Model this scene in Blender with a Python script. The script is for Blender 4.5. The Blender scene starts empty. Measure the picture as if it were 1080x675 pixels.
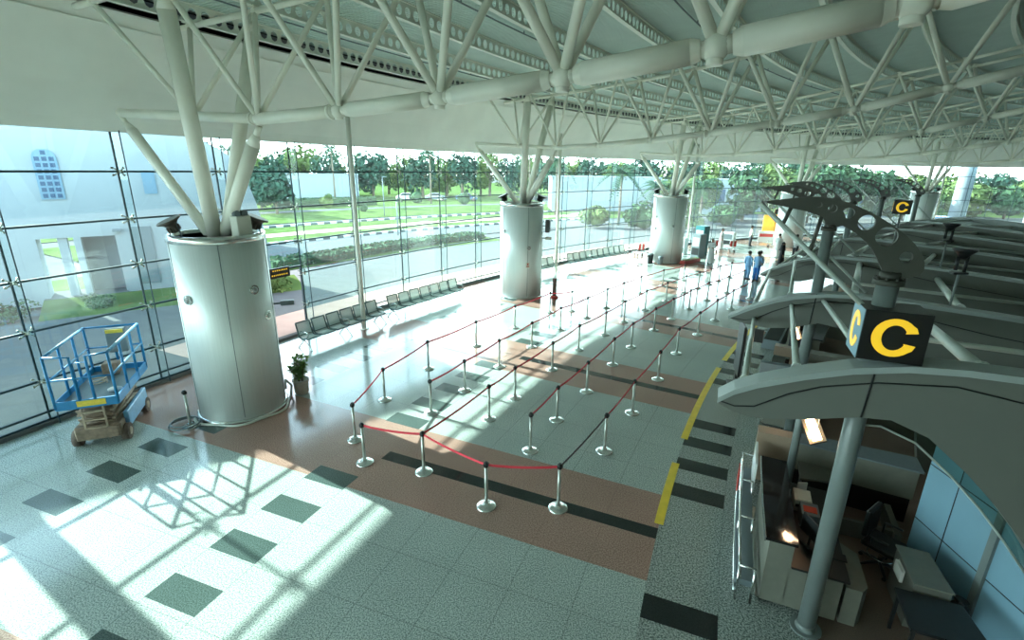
import bpy, bmesh, math, random
from mathutils import Vector, Matrix
random.seed(7)
PI = math.pi
scene = bpy.context.scene
COL = bpy.data.collections.new('scene'); scene.collection.children.link(COL)
# ---------- arc-shaped hall: centre, polar frame ----------
CX, CY, TH0 = 54.027, -15.438, 164.0526
def XY(r, a):
    t = math.radians(TH0 - a)
    return (CX + r*math.cos(t), CY + r*math.sin(t))
def P3(r, a, z):
    x, y = XY(r, a); return Vector((x, y, z))
def ROT(a): return math.radians(TH0 - a - 90.0)      # local x = forward along arc, local y = outward

# ---------- materials ----------
def mat(name, color, rough=0.5, metal=0.0, noise=0.0, nscale=20.0, bump=0.0, spec=0.5, emit=None, estr=0.0, aniso=False):
    m = bpy.data.materials.new(name); m.use_nodes = True
    nt = m.node_tree; b = nt.nodes['Principled BSDF']
    b.inputs['Base Color'].default_value = (*color, 1)
    b.inputs['Roughness'].default_value = rough
    b.inputs['Metallic'].default_value = metal
    b.inputs['Specular IOR Level'].default_value = spec
    if noise > 0 or bump > 0:
        tc = nt.nodes.new('ShaderNodeTexCoord'); n = nt.nodes.new('ShaderNodeTexNoise')
        n.inputs['Scale'].default_value = nscale; n.inputs['Detail'].default_value = 3
        if aniso:
            mp = nt.nodes.new('ShaderNodeMapping'); mp.inputs['Scale'].default_value = (1, 1, 0.04)
            nt.links.new(tc.outputs['Object'], mp.inputs[0]); nt.links.new(mp.outputs[0], n.inputs['Vector'])
        else:
            nt.links.new(tc.outputs['Object'], n.inputs['Vector'])
        if noise > 0:
            r = nt.nodes.new('ShaderNodeMapRange')
            r.inputs[1].default_value = 0.3; r.inputs[2].default_value = 0.7
            r.inputs[3].default_value = 1-noise; r.inputs[4].default_value = 1+noise
            nt.links.new(n.outputs['Fac'], r.inputs[0])
            mx = nt.nodes.new('ShaderNodeVectorMath'); mx.operation = 'SCALE'
            mx.inputs[0].default_value = color
            nt.links.new(r.outputs[0], mx.inputs['Scale']); nt.links.new(mx.outputs[0], b.inputs['Base Color'])
        if bump > 0:
            bp = nt.nodes.new('ShaderNodeBump'); bp.inputs['Strength'].default_value = bump
            nt.links.new(n.outputs['Fac'], bp.inputs['Height']); nt.links.new(bp.outputs[0], b.inputs['Normal'])
    if emit:
        b.inputs['Emission Color'].default_value = (*emit, 1); b.inputs['Emission Strength'].default_value = estr
    return m

def granite(name, c1, c2, rough, joint=True, jc=0.78, scale=55):
    """speckled polished stone; slab joints follow the arc of the hall (world position -> radius, angle)"""
    m = bpy.data.materials.new(name); m.use_nodes = True
    nt = m.node_tree; N = nt.nodes; L = nt.links; b = N['Principled BSDF']
    geo = N.new('ShaderNodeNewGeometry')
    n = N.new('ShaderNodeTexNoise'); n.inputs['Scale'].default_value = scale; n.inputs['Detail'].default_value = 2
    L.new(geo.outputs['Position'], n.inputs['Vector'])
    n2 = N.new('ShaderNodeTexNoise'); n2.inputs['Scale'].default_value = 0.7; n2.inputs['Detail'].default_value = 2
    L.new(geo.outputs['Position'], n2.inputs['Vector'])
    cr = N.new('ShaderNodeValToRGB'); cr.color_ramp.elements[0].position = 0.38; cr.color_ramp.elements[1].position = 0.62
    cr.color_ramp.elements[0].color = (*c1, 1); cr.color_ramp.elements[1].color = (*c2, 1)
    L.new(n.outputs['Fac'], cr.inputs[0])
    def M(op, a, bb=None, c=None):
        k = N.new('ShaderNodeMath'); k.operation = op
        for i, v in enumerate((a, bb, c)):
            if v is None: continue
            if isinstance(v, (int, float)): k.inputs[i].default_value = v
            else: L.new(v, k.inputs[i])
        return k.outputs[0]
    blot = M('MULTIPLY_ADD', n2.outputs['Fac'], 0.35, 0.83)
    fac = blot
    if joint:
        sub = N.new('ShaderNodeVectorMath'); sub.operation = 'SUBTRACT'; sub.inputs[1].default_value = (CX, CY, 0)
        L.new(geo.outputs['Position'], sub.inputs[0])
        sp = N.new('ShaderNodeSeparateXYZ'); L.new(sub.outputs[0], sp.inputs[0])
        r = M('SQRT', M('ADD', M('MULTIPLY', sp.outputs[0], sp.outputs[0]), M('MULTIPLY', sp.outputs[1], sp.outputs[1])))
        ang = M('MULTIPLY', M('ARCTAN2', sp.outputs[1], sp.outputs[0]), 180/PI)
        ang = M('SUBTRACT', TH0, ang)
        jr = M('LESS_THAN', M('FRACT', M('ADD', M('MULTIPLY', M('SUBTRACT', r, 55.15), 1.0), 0.008)), 0.016)
        ja = M('LESS_THAN', M('FRACT', M('ADD', M('DIVIDE', M('SUBTRACT', ang, 0.45), 1.0567), 0.007)), 0.014)
        j = M('MAXIMUM', jr, ja)
        fac = M('MULTIPLY', blot, M('SUBTRACT', 1.0, M('MULTIPLY', j, 1-jc)))
    sc = N.new('ShaderNodeVectorMath'); sc.operation = 'SCALE'
    L.new(cr.outputs[0], sc.inputs[0]); L.new(fac, sc.inputs['Scale'])
    L.new(sc.outputs[0], b.inputs['Base Color'])
    b.inputs['Roughness'].default_value = rough
    return m

def glassmat(name, tint, refl=0.08, rough=0.0, haze=0.0):
    m = bpy.data.materials.new(name); m.use_nodes = True
    nt = m.node_tree; N = nt.nodes; L = nt.links
    for n in list(N): N.remove(n)
    o = N.new('ShaderNodeOutputMaterial'); t = N.new('ShaderNodeBsdfTransparent'); g = N.new('ShaderNodeBsdfGlossy')
    t.inputs[0].default_value = (*tint, 1); g.inputs['Roughness'].default_value = rough
    g.inputs['Color'].default_value = (0.9, 1, 1, 1)
    fr = N.new('ShaderNodeFresnel'); fr.inputs[0].default_value = 1.45
    mr = N.new('ShaderNodeMath'); mr.operation = 'MULTIPLY'; mr.inputs[1].default_value = refl/0.04
    mr.use_clamp = True
    L.new(fr.outputs[0], mr.inputs[0])
    mx = N.new('ShaderNodeMixShader'); L.new(mr.outputs[0], mx.inputs[0]); L.new(t.outputs[0], mx.inputs[1]); L.new(g.outputs[0], mx.inputs[2])
    if haze > 0:
        df = N.new('ShaderNodeBsdfTranslucent'); df.inputs[0].default_value = (0.80, 0.95, 0.93, 1)  # translucent share puts a pale veil of haze into the glass
        m2 = N.new('ShaderNodeMixShader'); m2.inputs[0].default_value = haze
        L.new(mx.outputs[0], m2.inputs[1]); L.new(df.outputs[0], m2.inputs[2]); L.new(m2.outputs[0], o.inputs[0])
    else: L.new(mx.outputs[0], o.inputs[0])
    return m

M = {}
M['floor'] = granite('floor_granite', (0.17, 0.22, 0.205), (0.56, 0.62, 0.58), 0.12, scale=50, jc=0.7)
M['floor_dark'] = granite('dark_granite', (0.035, 0.06, 0.055), (0.10, 0.14, 0.13), 0.12, joint=False)
M['floor_black'] = granite('black_granite', (0.010, 0.014, 0.014), (0.03, 0.035, 0.035), 0.12, joint=False)
M['floor_pink'] = granite('pink_granite', (0.24, 0.14, 0.11), (0.46, 0.29, 0.235), 0.13, jc=0.86, scale=48)
M['floor_strip'] = granite('side_granite', (0.10, 0.13, 0.12), (0.46, 0.50, 0.47), 0.2, jc=0.8, scale=40)
M['floor_office'] = mat('office_carpet', (0.17, 0.115, 0.088), 0.8, noise=0.15, nscale=60)
M['yellow'] = mat('yellow_line_tape', (0.75, 0.55, 0.03), 0.5, noise=0.1, nscale=5)
M['steel_w'] = mat('white_painted_steel', (0.87, 0.86, 0.76), 0.38, noise=0.04, nscale=2)
M['steel_w2'] = mat('white_painted_beam', (0.78, 0.80, 0.72), 0.5, noise=0.04, nscale=2)
M['deck'] = mat('ribbed_roof_deck', (0.56, 0.66, 0.62), 0.5, noise=0.04, nscale=1.5)
M['bulk'] = mat('bulkhead_plaster', (0.90, 0.90, 0.84), 0.7, noise=0.04, nscale=0.8)
M['drum'] = mat('brushed_steel', (0.70, 0.75, 0.74), 0.46, 0.35, noise=0.03, nscale=30, aniso=True)
M['drum_rim'] = mat('rim_steel', (0.70, 0.72, 0.70), 0.18, 0.95)
M['chrome'] = mat('chrome', (0.75, 0.77, 0.76), 0.15, 1.0)
M['post'] = mat('stanchion_steel', (0.50, 0.52, 0.48), 0.35, 0.7)
M['base_st'] = mat('stanchion_base_steel', (0.72, 0.76, 0.74), 0.22, 0.8)
M['belt_r'] = mat('red_belt', (0.80, 0.05, 0.08), 0.6, noise=0.08, nscale=30)
M['belt_d'] = mat('dark_belt', (0.045, 0.03, 0.04), 0.6)
M['black'] = mat('black_plastic', (0.012, 0.014, 0.015), 0.4, noise=0.1, nscale=10)
M['blackgloss'] = mat('black_polished_stone', (0.012, 0.012, 0.013), 0.07, noise=0.2, nscale=60)
M['brown_st'] = mat('brown_lamp_housing', (0.10, 0.085, 0.07), 0.45, noise=0.1, nscale=12)
M['lens'] = mat('lamp_lens', (0.35, 0.37, 0.36), 0.1, 0.3)
M['box_w'] = mat('offwhite_box', (0.60, 0.62, 0.54), 0.5)
M['joint'] = mat('glass_joint_seal', (0.02, 0.05, 0.06), 0.5)
M['spider'] = mat('spider_fitting_steel', (0.42, 0.44, 0.38), 0.3, 0.8)
M['glass'] = glassmat('facade_glass', (0.68, 0.91, 0.885), 0.05, haze=0.02)
M['glass_fin'] = glassmat('glass_fin', (0.90, 0.97, 0.97), 0.015)
M['glass_g'] = glassmat('green_glass', (0.30, 0.42, 0.37), 0.06)
M['seatmesh'] = mat('perforated_seat_steel', (0.60, 0.72, 0.70), 0.5, 0.1, noise=0.2, nscale=140)
M['seatframe'] = mat('seat_frame_steel', (0.07, 0.12, 0.12), 0.4, 0.4)
M['blue'] = mat('blue_painted_steel', (0.02, 0.22, 0.48), 0.4, noise=0.10, nscale=8)
M['blue_l'] = mat('pale_blue_painted_steel', (0.13, 0.34, 0.55), 0.4, noise=0.15, nscale=6)
M['rust'] = mat('dusty_brown_steel', (0.24, 0.17, 0.12), 0.6, noise=0.25, nscale=9)
M['rust_l'] = mat('dusty_tan_steel', (0.42, 0.33, 0.24), 0.6, noise=0.2, nscale=9)
M['yel_lab'] = mat('yellow_label', (0.72, 0.55, 0.06), 0.5, noise=0.1, nscale=20)
M['grey'] = mat('grey_plastic', (0.16, 0.20, 0.22), 0.5, noise=0.05)
M['tyre'] = mat('tyre_rubber', (0.14, 0.10, 0.08), 0.8, noise=0.2, nscale=20)
M['leaf'] = mat('potted_leaf', (0.10, 0.21, 0.05), 0.5, noise=0.3, nscale=14)
M['terra'] = mat('pale_pot', (0.50, 0.46, 0.40), 0.7, noise=0.1, nscale=12)
M['stem'] = mat('plant_stem', (0.16, 0.12, 0.07), 0.8)
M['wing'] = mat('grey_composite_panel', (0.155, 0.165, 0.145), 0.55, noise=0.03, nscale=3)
M['wing_top'] = mat('pale_panel_and_lit_top', (0.36, 0.41, 0.40), 0.5, noise=0.03, nscale=3)  # light on the wing tops put into the colour; also the pale end panel
M['mast'] = mat('grey_painted_mast', (0.17, 0.20, 0.195), 0.3, noise=0.05, nscale=3)
M['cres'] = mat('dark_bracket_steel', (0.06, 0.062, 0.05), 0.5, noise=0.05, nscale=5)
M['strut'] = mat('pale_strut_steel', (0.50, 0.56, 0.52), 0.35, noise=0.04, nscale=4)
M['signblack'] = mat('sign_black', (0.009, 0.009, 0.009), 0.35)
M['signyel'] = mat('sign_yellow', (0.95, 0.55, 0.02), 0.4, emit=(1.0, 0.6, 0.03), estr=0.25)
M['bluewall'] = mat('blue_grey_partition', (0.19, 0.34, 0.43), 0.5, noise=0.03, nscale=2)
M['counter'] = mat('grey_counter_panel', (0.17, 0.17, 0.14), 0.5, noise=0.06, nscale=8)
M['counter_b'] = mat('beige_counter_panel', (0.30, 0.22, 0.16), 0.4, noise=0.05, nscale=5)
M['cab'] = mat('grey_cabinet', (0.13, 0.13, 0.11), 0.5, noise=0.04)
M['paper'] = mat('paper_white', (0.62, 0.60, 0.56), 0.7)
M['redpr'] = mat('red_print', (0.60, 0.06, 0.03), 0.6)
M['redpl'] = mat('red_plastic', (0.55, 0.06, 0.05), 0.45)
M['orange'] = mat('orange_print', (0.95, 0.62, 0.22), 0.6, noise=0.25, nscale=1.5)
M['darkwood'] = mat('dark_brown_sign', (0.09, 0.035, 0.02), 0.5)
M['tube_l'] = mat('lamp_tube', (1, 0.9, 0.8), 0.5, emit=(1.0, 0.66, 0.42), estr=14)
M['reflc'] = mat('lamp_reflector', (0.75, 0.60, 0.45), 0.25, 0.8)
M['whitep'] = mat('white_panel', (0.72, 0.75, 0.74), 0.5)
M['cable_w'] = mat('white_cable', (0.62, 0.66, 0.60), 0.5)
M['teal'] = mat('teal_banner', (0.02, 0.16, 0.18), 0.5)
# outdoors
M['wallw'] = mat('white_render_wall', (0.30, 0.34, 0.36), 0.95, spec=0.0, noise=0.02, nscale=1)
M['wallshade'] = mat('render_recess_shade', (0.14, 0.18, 0.20), 0.85, noise=0.03, nscale=1)  # wall render with the shade of the recess put into its colour
M['latt_d'] = mat('lattice_glass', (0.03, 0.07, 0.14), 0.4)
M['latt'] = mat('lattice_white', (0.16, 0.26, 0.34), 0.8)
M['pave'] = mat('pale_paving', (0.15, 0.15, 0.145), 0.95, spec=0.0, noise=0.08, nscale=1.2)
M['pave_p'] = mat('pink_paving', (0.50, 0.35, 0.29), 0.95, spec=0.0, noise=0.08, nscale=1.2)
M['grass'] = mat('lawn_grass', (0.095, 0.145, 0.045), 0.95, spec=0.0, noise=0.3, nscale=0.5, bump=0.4)
M['asph'] = mat('road_asphalt', (0.15, 0.155, 0.15), 0.95, spec=0.0, noise=0.06, nscale=2)
M['kerb_d'] = mat('kerb_dark', (0.08, 0.10, 0.10), 0.8)
M['tree'] = [mat('tree_leaves_%s' % n, c, 0.9, noise=0.35, nscale=1.2, spec=0.05) for n, c in (('dark', (0.04, 0.085, 0.06)), ('mid', (0.065, 0.12, 0.06)), ('light', (0.13, 0.18, 0.06)))]
M['palm'] = mat('palm_fronds', (0.05, 0.11, 0.06), 0.8, spec=0.1, noise=0.3, nscale=2)
M['trunk'] = mat('trunk_bark', (0.20, 0.16, 0.12), 0.9, noise=0.3, nscale=6, bump=0.4)
M['car'] = [mat('car_paint_%s' % n, c, 0.25, 0.3) for n, c in (('white', (0.75, 0.76, 0.77)), ('silver', (0.45, 0.47, 0.5)), ('blue', (0.12, 0.2, 0.35)), ('red', (0.45, 0.05, 0.05)))]
M['carglass'] = mat('car_glass', (0.03, 0.04, 0.05), 0.1)
M['skin'] = mat('skin', (0.30, 0.17, 0.11), 0.6)
M['hair'] = mat('hair_black', (0.015, 0.012, 0.01), 0.6)
M['robe_w'] = mat('white_robe', (0.72, 0.76, 0.76), 0.8)
M['robe_b'] = mat('blue_clothes', (0.22, 0.42, 0.68), 0.8)
M['robe_b2'] = mat('bright_blue_trousers', (0.03, 0.16, 0.50), 0.8)
M['robe_k'] = mat('black_robe', (0.012, 0.012, 0.014), 0.8)
M['cloth_w'] = mat('white_shirt', (0.70, 0.72, 0.72), 0.8)
M['trous'] = mat('dark_trousers', (0.03, 0.035, 0.045), 0.8)

def mixin(m, kind, fac, col):
    nt = m.node_tree; o = next(n for n in nt.nodes if n.type == 'OUTPUT_MATERIAL'); b = nt.nodes['Principled BSDF']
    t = nt.nodes.new('ShaderNodeBsdfTransparent' if kind == 'holes' else 'ShaderNodeBsdfTranslucent'); t.inputs[0].default_value = (*col, 1)
    x = nt.nodes.new('ShaderNodeMixShader'); x.inputs[0].default_value = fac
    nt.links.new(b.outputs[0], x.inputs[1]); nt.links.new(t.outputs[0], x.inputs[2]); nt.links.new(x.outputs[0], o.inputs[0])
mixin(M['seatmesh'], 'holes', 0.38, (1, 1, 1)); mixin(M['orange'], 'cloth', 0.5, (1.0, 0.62, 0.22)); mixin(M['leaf'], 'leaf', 0.35, (0.25, 0.45, 0.08))
# ---------- mesh builder ----------
class MB:
    def __init__(s): s.v = []; s.f = []; s.mi = []; s.cur = 0; s.sm = []
    def add(s, vs, fs, smooth=False):
        o = len(s.v); s.v += [Vector(v) for v in vs]
        for f in fs: s.f.append([o+i for i in f]); s.mi.append(s.cur); s.sm.append(smooth)
        return s
    def box(s, c, d, rz=0.0, bev=0.0, mat4=None):
        x, y, z = [k/2 for k in d]
        if bev > 0:
            b = min(bev, x*.49, y*.49, z*.49)
            vs = []; 
            bm = bmesh.new(); bmesh.ops.create_cube(bm, size=1)
            for v in bm.verts: v.co = Vector((v.co.x*d[0], v.co.y*d[1], v.co.z*d[2]))
            bmesh.ops.bevel(bm, geom=list(bm.edges), offset=b, segments=1, affect='EDGES')
            bm.verts.index_update()
            vs = [v.co.copy() for v in bm.verts]; fs = [[v.index for v in f.verts] for f in bm.faces]; bm.free()
        else:
            vs = [Vector((i*x, j*y, k*z)) for i in (-1, 1) for j in (-1, 1) for k in (-1, 1)]
            fs = [(0,1,3,2),(4,6,7,5),(0,4,5,1),(2,3,7,6),(0,2,6,4),(1,5,7,3)]
        R = mat4 if mat4 is not None else Matrix.Rotation(rz, 3, 'Z')
        c = Vector(c)
        return s.add([R @ v + c for v in vs], fs)
    def tube(s, p0, p1, r0, r1=None, n=10, cap=True, smooth=True):
        p0 = Vector(p0); p1 = Vector(p1); r1 = r0 if r1 is None else r1
        d = (p1-p0)
        if d.length < 1e-6: return s
        d.normalize(); u = d.orthogonal().normalized(); w = d.cross(u)
        vs = []
        for p, r in ((p0, r0), (p1, r1)):
            for i in range(n):
                t = 2*PI*i/n; vs.append(p + (u*math.cos(t) + w*math.sin(t))*r)
        s.add(vs, [(i, (i+1) % n, n+(i+1) % n, n+i) for i in range(n)], smooth)
        if cap:
            o = len(s.v)-2*n
            s.f.append([o+i for i in reversed(range(n))]); s.mi.append(s.cur); s.sm.append(False)
            s.f.append([o+n+i for i in range(n)]); s.mi.append(s.cur); s.sm.append(False)
        return s
    def path(s, pts, r, n=8, close=False):
        pts = [Vector(p) for p in pts]; k = len(pts); rs = r if isinstance(r, (list, tuple)) else [r]*k
        vs = []; pu = None
        for i, p in enumerate(pts):
            if close: d = pts[(i+1) % k]-pts[i-1]
            else: d = pts[min(i+1, k-1)]-pts[max(i-1, 0)]
            d.normalize()
            u = d.orthogonal().normalized() if pu is None else (pu - d*pu.dot(d)).normalized()
            pu = u; w = d.cross(u)
            vs += [p+(u*math.cos(2*PI*j/n)+w*math.sin(2*PI*j/n))*rs[i] for j in range(n)]
        fs = []
        for i in range(k if close else k-1):
            a = i*n; b = ((i+1) % k)*n
            fs += [(a+j, a+(j+1) % n, b+(j+1) % n, b+j) for j in range(n)]
        s.add(vs, fs, True)
        if not close:
            o = len(s.v)-k*n
            s.f.append([o+i for i in reversed(range(n))]); s.mi.append(s.cur); s.sm.append(False)
            s.f.append([o+(k-1)*n+i for i in range(n)]); s.mi.append(s.cur); s.sm.append(False)
        return s
    def lathe(s, prof, c=(0, 0, 0), n=32, smooth=True, mat4=None):
        c = Vector(c); k = len(prof); vs = []
        for (r, z) in prof:
            for i in range(n):
                t = 2*PI*i/n; v = Vector((r*math.cos(t), r*math.sin(t), z))
                if mat4 is not None: v = mat4 @ v
                vs.append(v + c)
        fs = []
        for j in range(k-1):
            fs += [(j*n+i, j*n+(i+1) % n, (j+1)*n+(i+1) % n, (j+1)*n+i) for i in range(n)]
        s.add(vs, fs, smooth)
        o = len(s.v)-k*n
        if prof[0][0] > 1e-4: s.f.append([o+i for i in reversed(range(n))]); s.mi.append(s.cur); s.sm.append(False)
        if prof[-1][0] > 1e-4: s.f.append([o+(k-1)*n+i for i in range(n)]); s.mi.append(s.cur); s.sm.append(False)
        return s
    def ball(s, c, r, n=10, sx=1, sy=1, sz=1):
        m = n//2+1
        prof = [(max(1e-5, math.sin(PI*j/m)*r), -math.cos(PI*j/m)*r) for j in range(m+1)]
        o = len(s.v); s.lathe(prof, (0, 0, 0), n)
        for i in range(o, len(s.v)):
            v = s.v[i]; s.v[i] = Vector((v.x*sx, v.y*sy, v.z*sz)) + Vector(c)
        return s
    def prism(s, poly, off, tri=True):
        """poly: 3-D points of one flat outline; off: extrusion vector"""
        poly = [Vector(p) for p in poly]; off = Vector(off); k = len(poly)
        s.add(poly + [p+off for p in poly], [tuple(reversed(range(k))), tuple(range(k, 2*k))] + [(i, (i+1) % k, k+(i+1) % k, k+i) for i in range(k)])
        return s
    def build(s, name, mats, parent=None, label=None, world=True, kind=None):
        me = bpy.data.meshes.new(name)
        off = Vector((0, 0, 0))
        if parent is not None and world: off = Vector(parent['_w'])
        me.from_pydata([tuple(v-off) for v in s.v], [], s.f)
        if not isinstance(mats, (list, tuple)): mats = [mats]
        for m in mats: me.materials.append(m)
        me.polygons.foreach_set('material_index', s.mi); me.polygons.foreach_set('use_smooth', s.sm)
        me.validate(); me.update()
        o = bpy.data.objects.new(name, me); COL.objects.link(o)
        o['_w'] = parent['_w'] if parent is not None else (0.0, 0.0, 0.0)
        if parent is not None: o.parent = parent
        if label: o['label'] = label
        if kind: o['kind'] = kind
        return o

def tag(o, label, cat, group=None, kind=None):
    if label: o['label'] = label
    if cat: o['category'] = cat
    if group: o['group'] = group
    if kind: o['kind'] = kind
    return o
def thing(name, label, cat, loc=(0, 0, 0), rz=0.0, group=None, kind=None):
    o = bpy.data.objects.new(name, None); COL.objects.link(o); o.empty_display_size = 0.2
    o.location = loc; o.rotation_euler = (0, 0, rz); o['_w'] = tuple(loc)
    return tag(o, label, cat, group, kind)
def copy_tree(o, parent=None):
    c = o.copy(); COL.objects.link(c)
    if parent is not None: c.parent = parent
    for ch in list(o.children): copy_tree(ch, c)
    return c
ORD = ['first', 'second', 'third', 'fourth', 'fifth', 'sixth', 'seventh', 'eighth', 'ninth', 'tenth', 'eleventh', 'twelfth', 'thirteenth', 'fourteenth', 'fifteenth', 'sixteenth', 'seventeenth', 'eighteenth', 'nineteenth', 'twentieth', 'twenty-first', 'twenty-second', 'twenty-third', 'twenty-fourth', 'twenty-fifth', 'twenty-sixth', 'twenty-seventh', 'twenty-eighth', 'twenty-ninth', 'thirtieth']

# ---------- roof profile (along a radius) ----------
LN = [(69.9, 7.40), (67.2, 7.25), (65.15, 7.14), (62.95, 7.22), (60.65, 7.36), (58.4, 7.56), (56.2, 7.82), (54.05, 8.13), (51.85, 8.60), (49.6, 9.08), (47.4, 9.6), (45.2, 10.15), (43.0, 10.7), (40.8, 11.25)]
UN = [(68.3, 9.38), (66.05, 9.48), (63.95, 9.6), (61.8, 9.74), (59.6, 9.95), (57.4, 10.25), (55.15, 10.6), (52.9, 10.9), (50.7, 11.25), (48.5, 11.62), (46.3, 12.0), (44.1, 12.4), (41.9, 12.8)]
def zroof(r):
    if r >= 68.3: return 9.38 - (r-68.3)*0.05
    for (ra, za), (rb, zb) in zip(UN, UN[1:]):
        if rb <= r <= ra: return zb + (za-zb)*(r-rb)/(ra-rb)
    return 12.8 + (41.9-r)*0.18
SKY, SUN, EXPO = 5.5, 10.3, 1.2
# ================= SETTING =================
A_MIN, A_MAX = -12.0, 96.0
RW = 70.6
# ---- floor: one mesh, granite fields cut where the inlays are ----
def build_floor():
    rs = [30, 45, 51.0, 54.0, 55.15, 56.2, 62.15, 63.17, 66.45, 67.5, 68.9, RW+0.12]
    period = 6.34
    aset = {A_MIN, A_MAX}
    small = []; big = []; bars = []; pink = []; blk = []; yel = []
    for n in range(-3, 15):
        o = n*period
        pink.append((6.75+o, 9.12+o)); blk.append((7.78+o, 8.08+o))
        for c in (2.98, 3.95, 4.93, 5.89, 6.87): small.append((c-.225+o, c+.225+o))
        for c in (3.6, 4.5, 5.42, 6.3, 7.25): big.append((c-.2+o, c+.2+o))
        for c in (9.44, 10.49, 11.57, 12.6): bars.append((c-.24+o, c+.24+o))
    yseg = [(8.2, 10.44), (11.62, 17.0), (17.8, 23.2), (24.0, 30.0), (31, 38), (39, 50)]
    for L in (small, big, bars, pink, blk):
        for a, b in L:
            for q in (a, b):
                if A_MIN < q < A_MAX: aset.add(round(q, 3))
    a = A_MIN
    while a < A_MAX: aset.add(round(a, 3)); a += 1.5
    al = sorted(aset); al2 = [al[0]]
    for q in al[1:]:
        if q-al2[-1] > 0.004: al2.append(q)
    al = al2
    def inn(L, q): return any(x < q < y for x, y in L)
    m = MB(); nr = len(rs)
    vs = [P3(r, q, 0) for q in al for r in rs]
    o = 0; m.v += vs
    for i in range(len(al)-1):
        ac = (al[i]+al[i+1])/2
        for j in range(nr-1):
            rc = (rs[j]+rs[j+1])/2; k = 0
            if rc < 54.0 and ac < 40: k = 5 if rc < 54.0 and rc > 45 else 4
            elif rc < 55.15: k = 4
            elif rc < 56.2: k = 3 if inn(bars, ac) else 4
            else:
                if inn(pink, ac): k = 2
                if rc < 62.15 and inn(blk, ac): k = 3
                if 62.15 < rc < 63.17 and inn(small, ac): k = 1
                if 66.45 < rc < 67.5 and inn(big, ac): k = 1
            m.f.append([i*nr+j, (i+1)*nr+j, (i+1)*nr+j+1, i*nr+j+1]); m.mi.append(k); m.sm.append(False)
    f = m.build('floor', [M['floor'], M['floor_dark'], M['floor_pink'], M['floor_black'], M['floor_strip'], M['floor_office']], kind='structure')
    for k, (a0, a1) in enumerate(yseg[:4]):
        y = MB(); n = max(2, int((a1-a0)*3)); pts = []
        for i in range(n+1):
            q = a0+(a1-a0)*i/n; pts += [P3(56.13, q, 0.004), P3(56.29, q, 0.004)]
        y.add(pts, [(2*i, 2*i+2, 2*i+3, 2*i+1) for i in range(n)])
        y.build('floor_line', M['yellow'], f, label='yellow line stretch')
    return f
build_floor()

# ---- ribbed roof deck ----
def build_deck():
    m = MB(); rr = [71.4, 69.5] + [u[0] for u in UN] + [38, 34, 30]
    st = 0.1; n = int((A_MAX-A_MIN)/st)
    prof = [(0.0, 0.0), (0.5, 0.0), (0.56, 0.12), (0.94, 0.12)]
    nr = len(rr)
    for i in range(n):
        for (u, dz) in prof:
            q = A_MIN + (i+u)*st
            for r in rr: m.v.append(P3(r, q, zroof(r)+0.50+dz))
    cols = n*len(prof)
    for c in range(cols-1):
        for j in range(nr-1):
            m.f.append([c*nr+j, c*nr+j+1, (c+1)*nr+j+1, (c+1)*nr+j]); m.mi.append(0); m.sm.append(False)
    m.build('ceiling', M['deck'], kind='structure')
    # closed weather skin above the ribs
    t = MB(); aa = [A_MIN+i*2 for i in range(int((A_MAX-A_MIN)/2)+1)]
    t.v += [P3(r, q, zroof(r)+0.78) for q in aa for r in rr]
    for i in range(len(aa)-1):
        for j in range(nr-1):
            t.f.append([i*nr+j, i*nr+j+1, (i+1)*nr+j+1, (i+1)*nr+j]); t.mi.append(0); t.sm.append(False)
    t.build('roof', M['whitep'], kind='structure')
build_deck()

def arc_strip(prof, a0, a1, st, name, m_, kind='structure', parent=None, closed=False, smooth=True):
    """sweep an (r,z) outline along the arc"""
    m = MB(); n = max(1, int(round((a1-a0)/st))); k = len(prof)
    for i in range(n+1):
        q = a0+(a1-a0)*i/n
        for r, z in prof: m.v.append(P3(r, q, z))
    kk = k if closed else k-1
    for i in range(n):
        for j in range(kk):
            j2 = (j+1) % k
            m.f.append([i*k+j, (i+1)*k+j, (i+1)*k+j2, i*k+j2]); m.mi.append(0); m.sm.append(False)
    if closed:
        m.f.append(list(range(k))); m.mi.append(0); m.sm.append(False)
        m.f.append([n*k+j for j in reversed(range(k))]); m.mi.append(0); m.sm.append(False)
    return m.build(name, m_, parent, kind=kind)
# leaning white bulkhead above the glass, with a soft crease and a shadow line
arc_strip([(70.75, 6.98), (70.52, 6.98), (70.42, 7.25), (70.05, 8.0), (69.62, 8.75), (69.33, 9.22), (69.29, 9.21), (69.27, 9.24), (69.31, 9.25), (69.14, 9.52), (69.24, 9.58), (70.6, 7.4)], A_MIN, A_MAX, 1.0, 'wall_left', M['bulk'], closed=True)
# black strips standing in for the shade of the gap between bulkhead and roof
arc_strip([(69.5, 9.5), (70.9, 9.2), (70.9, 10.0), (70.85, 10.0), (70.85, 9.3), (69.5, 9.6)], A_MIN, A_MAX, 1.5, 'gap_shade_2', M['black'], closed=True)
arc_strip([(68.75, 9.78), (70.9, 9.78), (70.9, 9.82), (68.75, 9.82)], A_MIN, A_MAX, 1.5, 'gap_shade_3', M['black'], closed=True)
# roof overhang outside the glass
arc_strip([(70.4, 9.9), (70.4, 10.15), (74.2, 9.3), (75.9, 7.95), (75.9, 7.7), (74.0, 8.9)], A_MIN, A_MAX, 2.0, 'trim_1', M['whitep'], closed=True)
# low kerb under the glass and dark rail on it
arc_strip([(70.48, 0.0), (70.48, 0.10), (70.72, 0.10), (70.72, -0.05)], A_MIN, A_MAX, 1.0, 'baseboard_left', M['pave'], closed=True)
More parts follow.
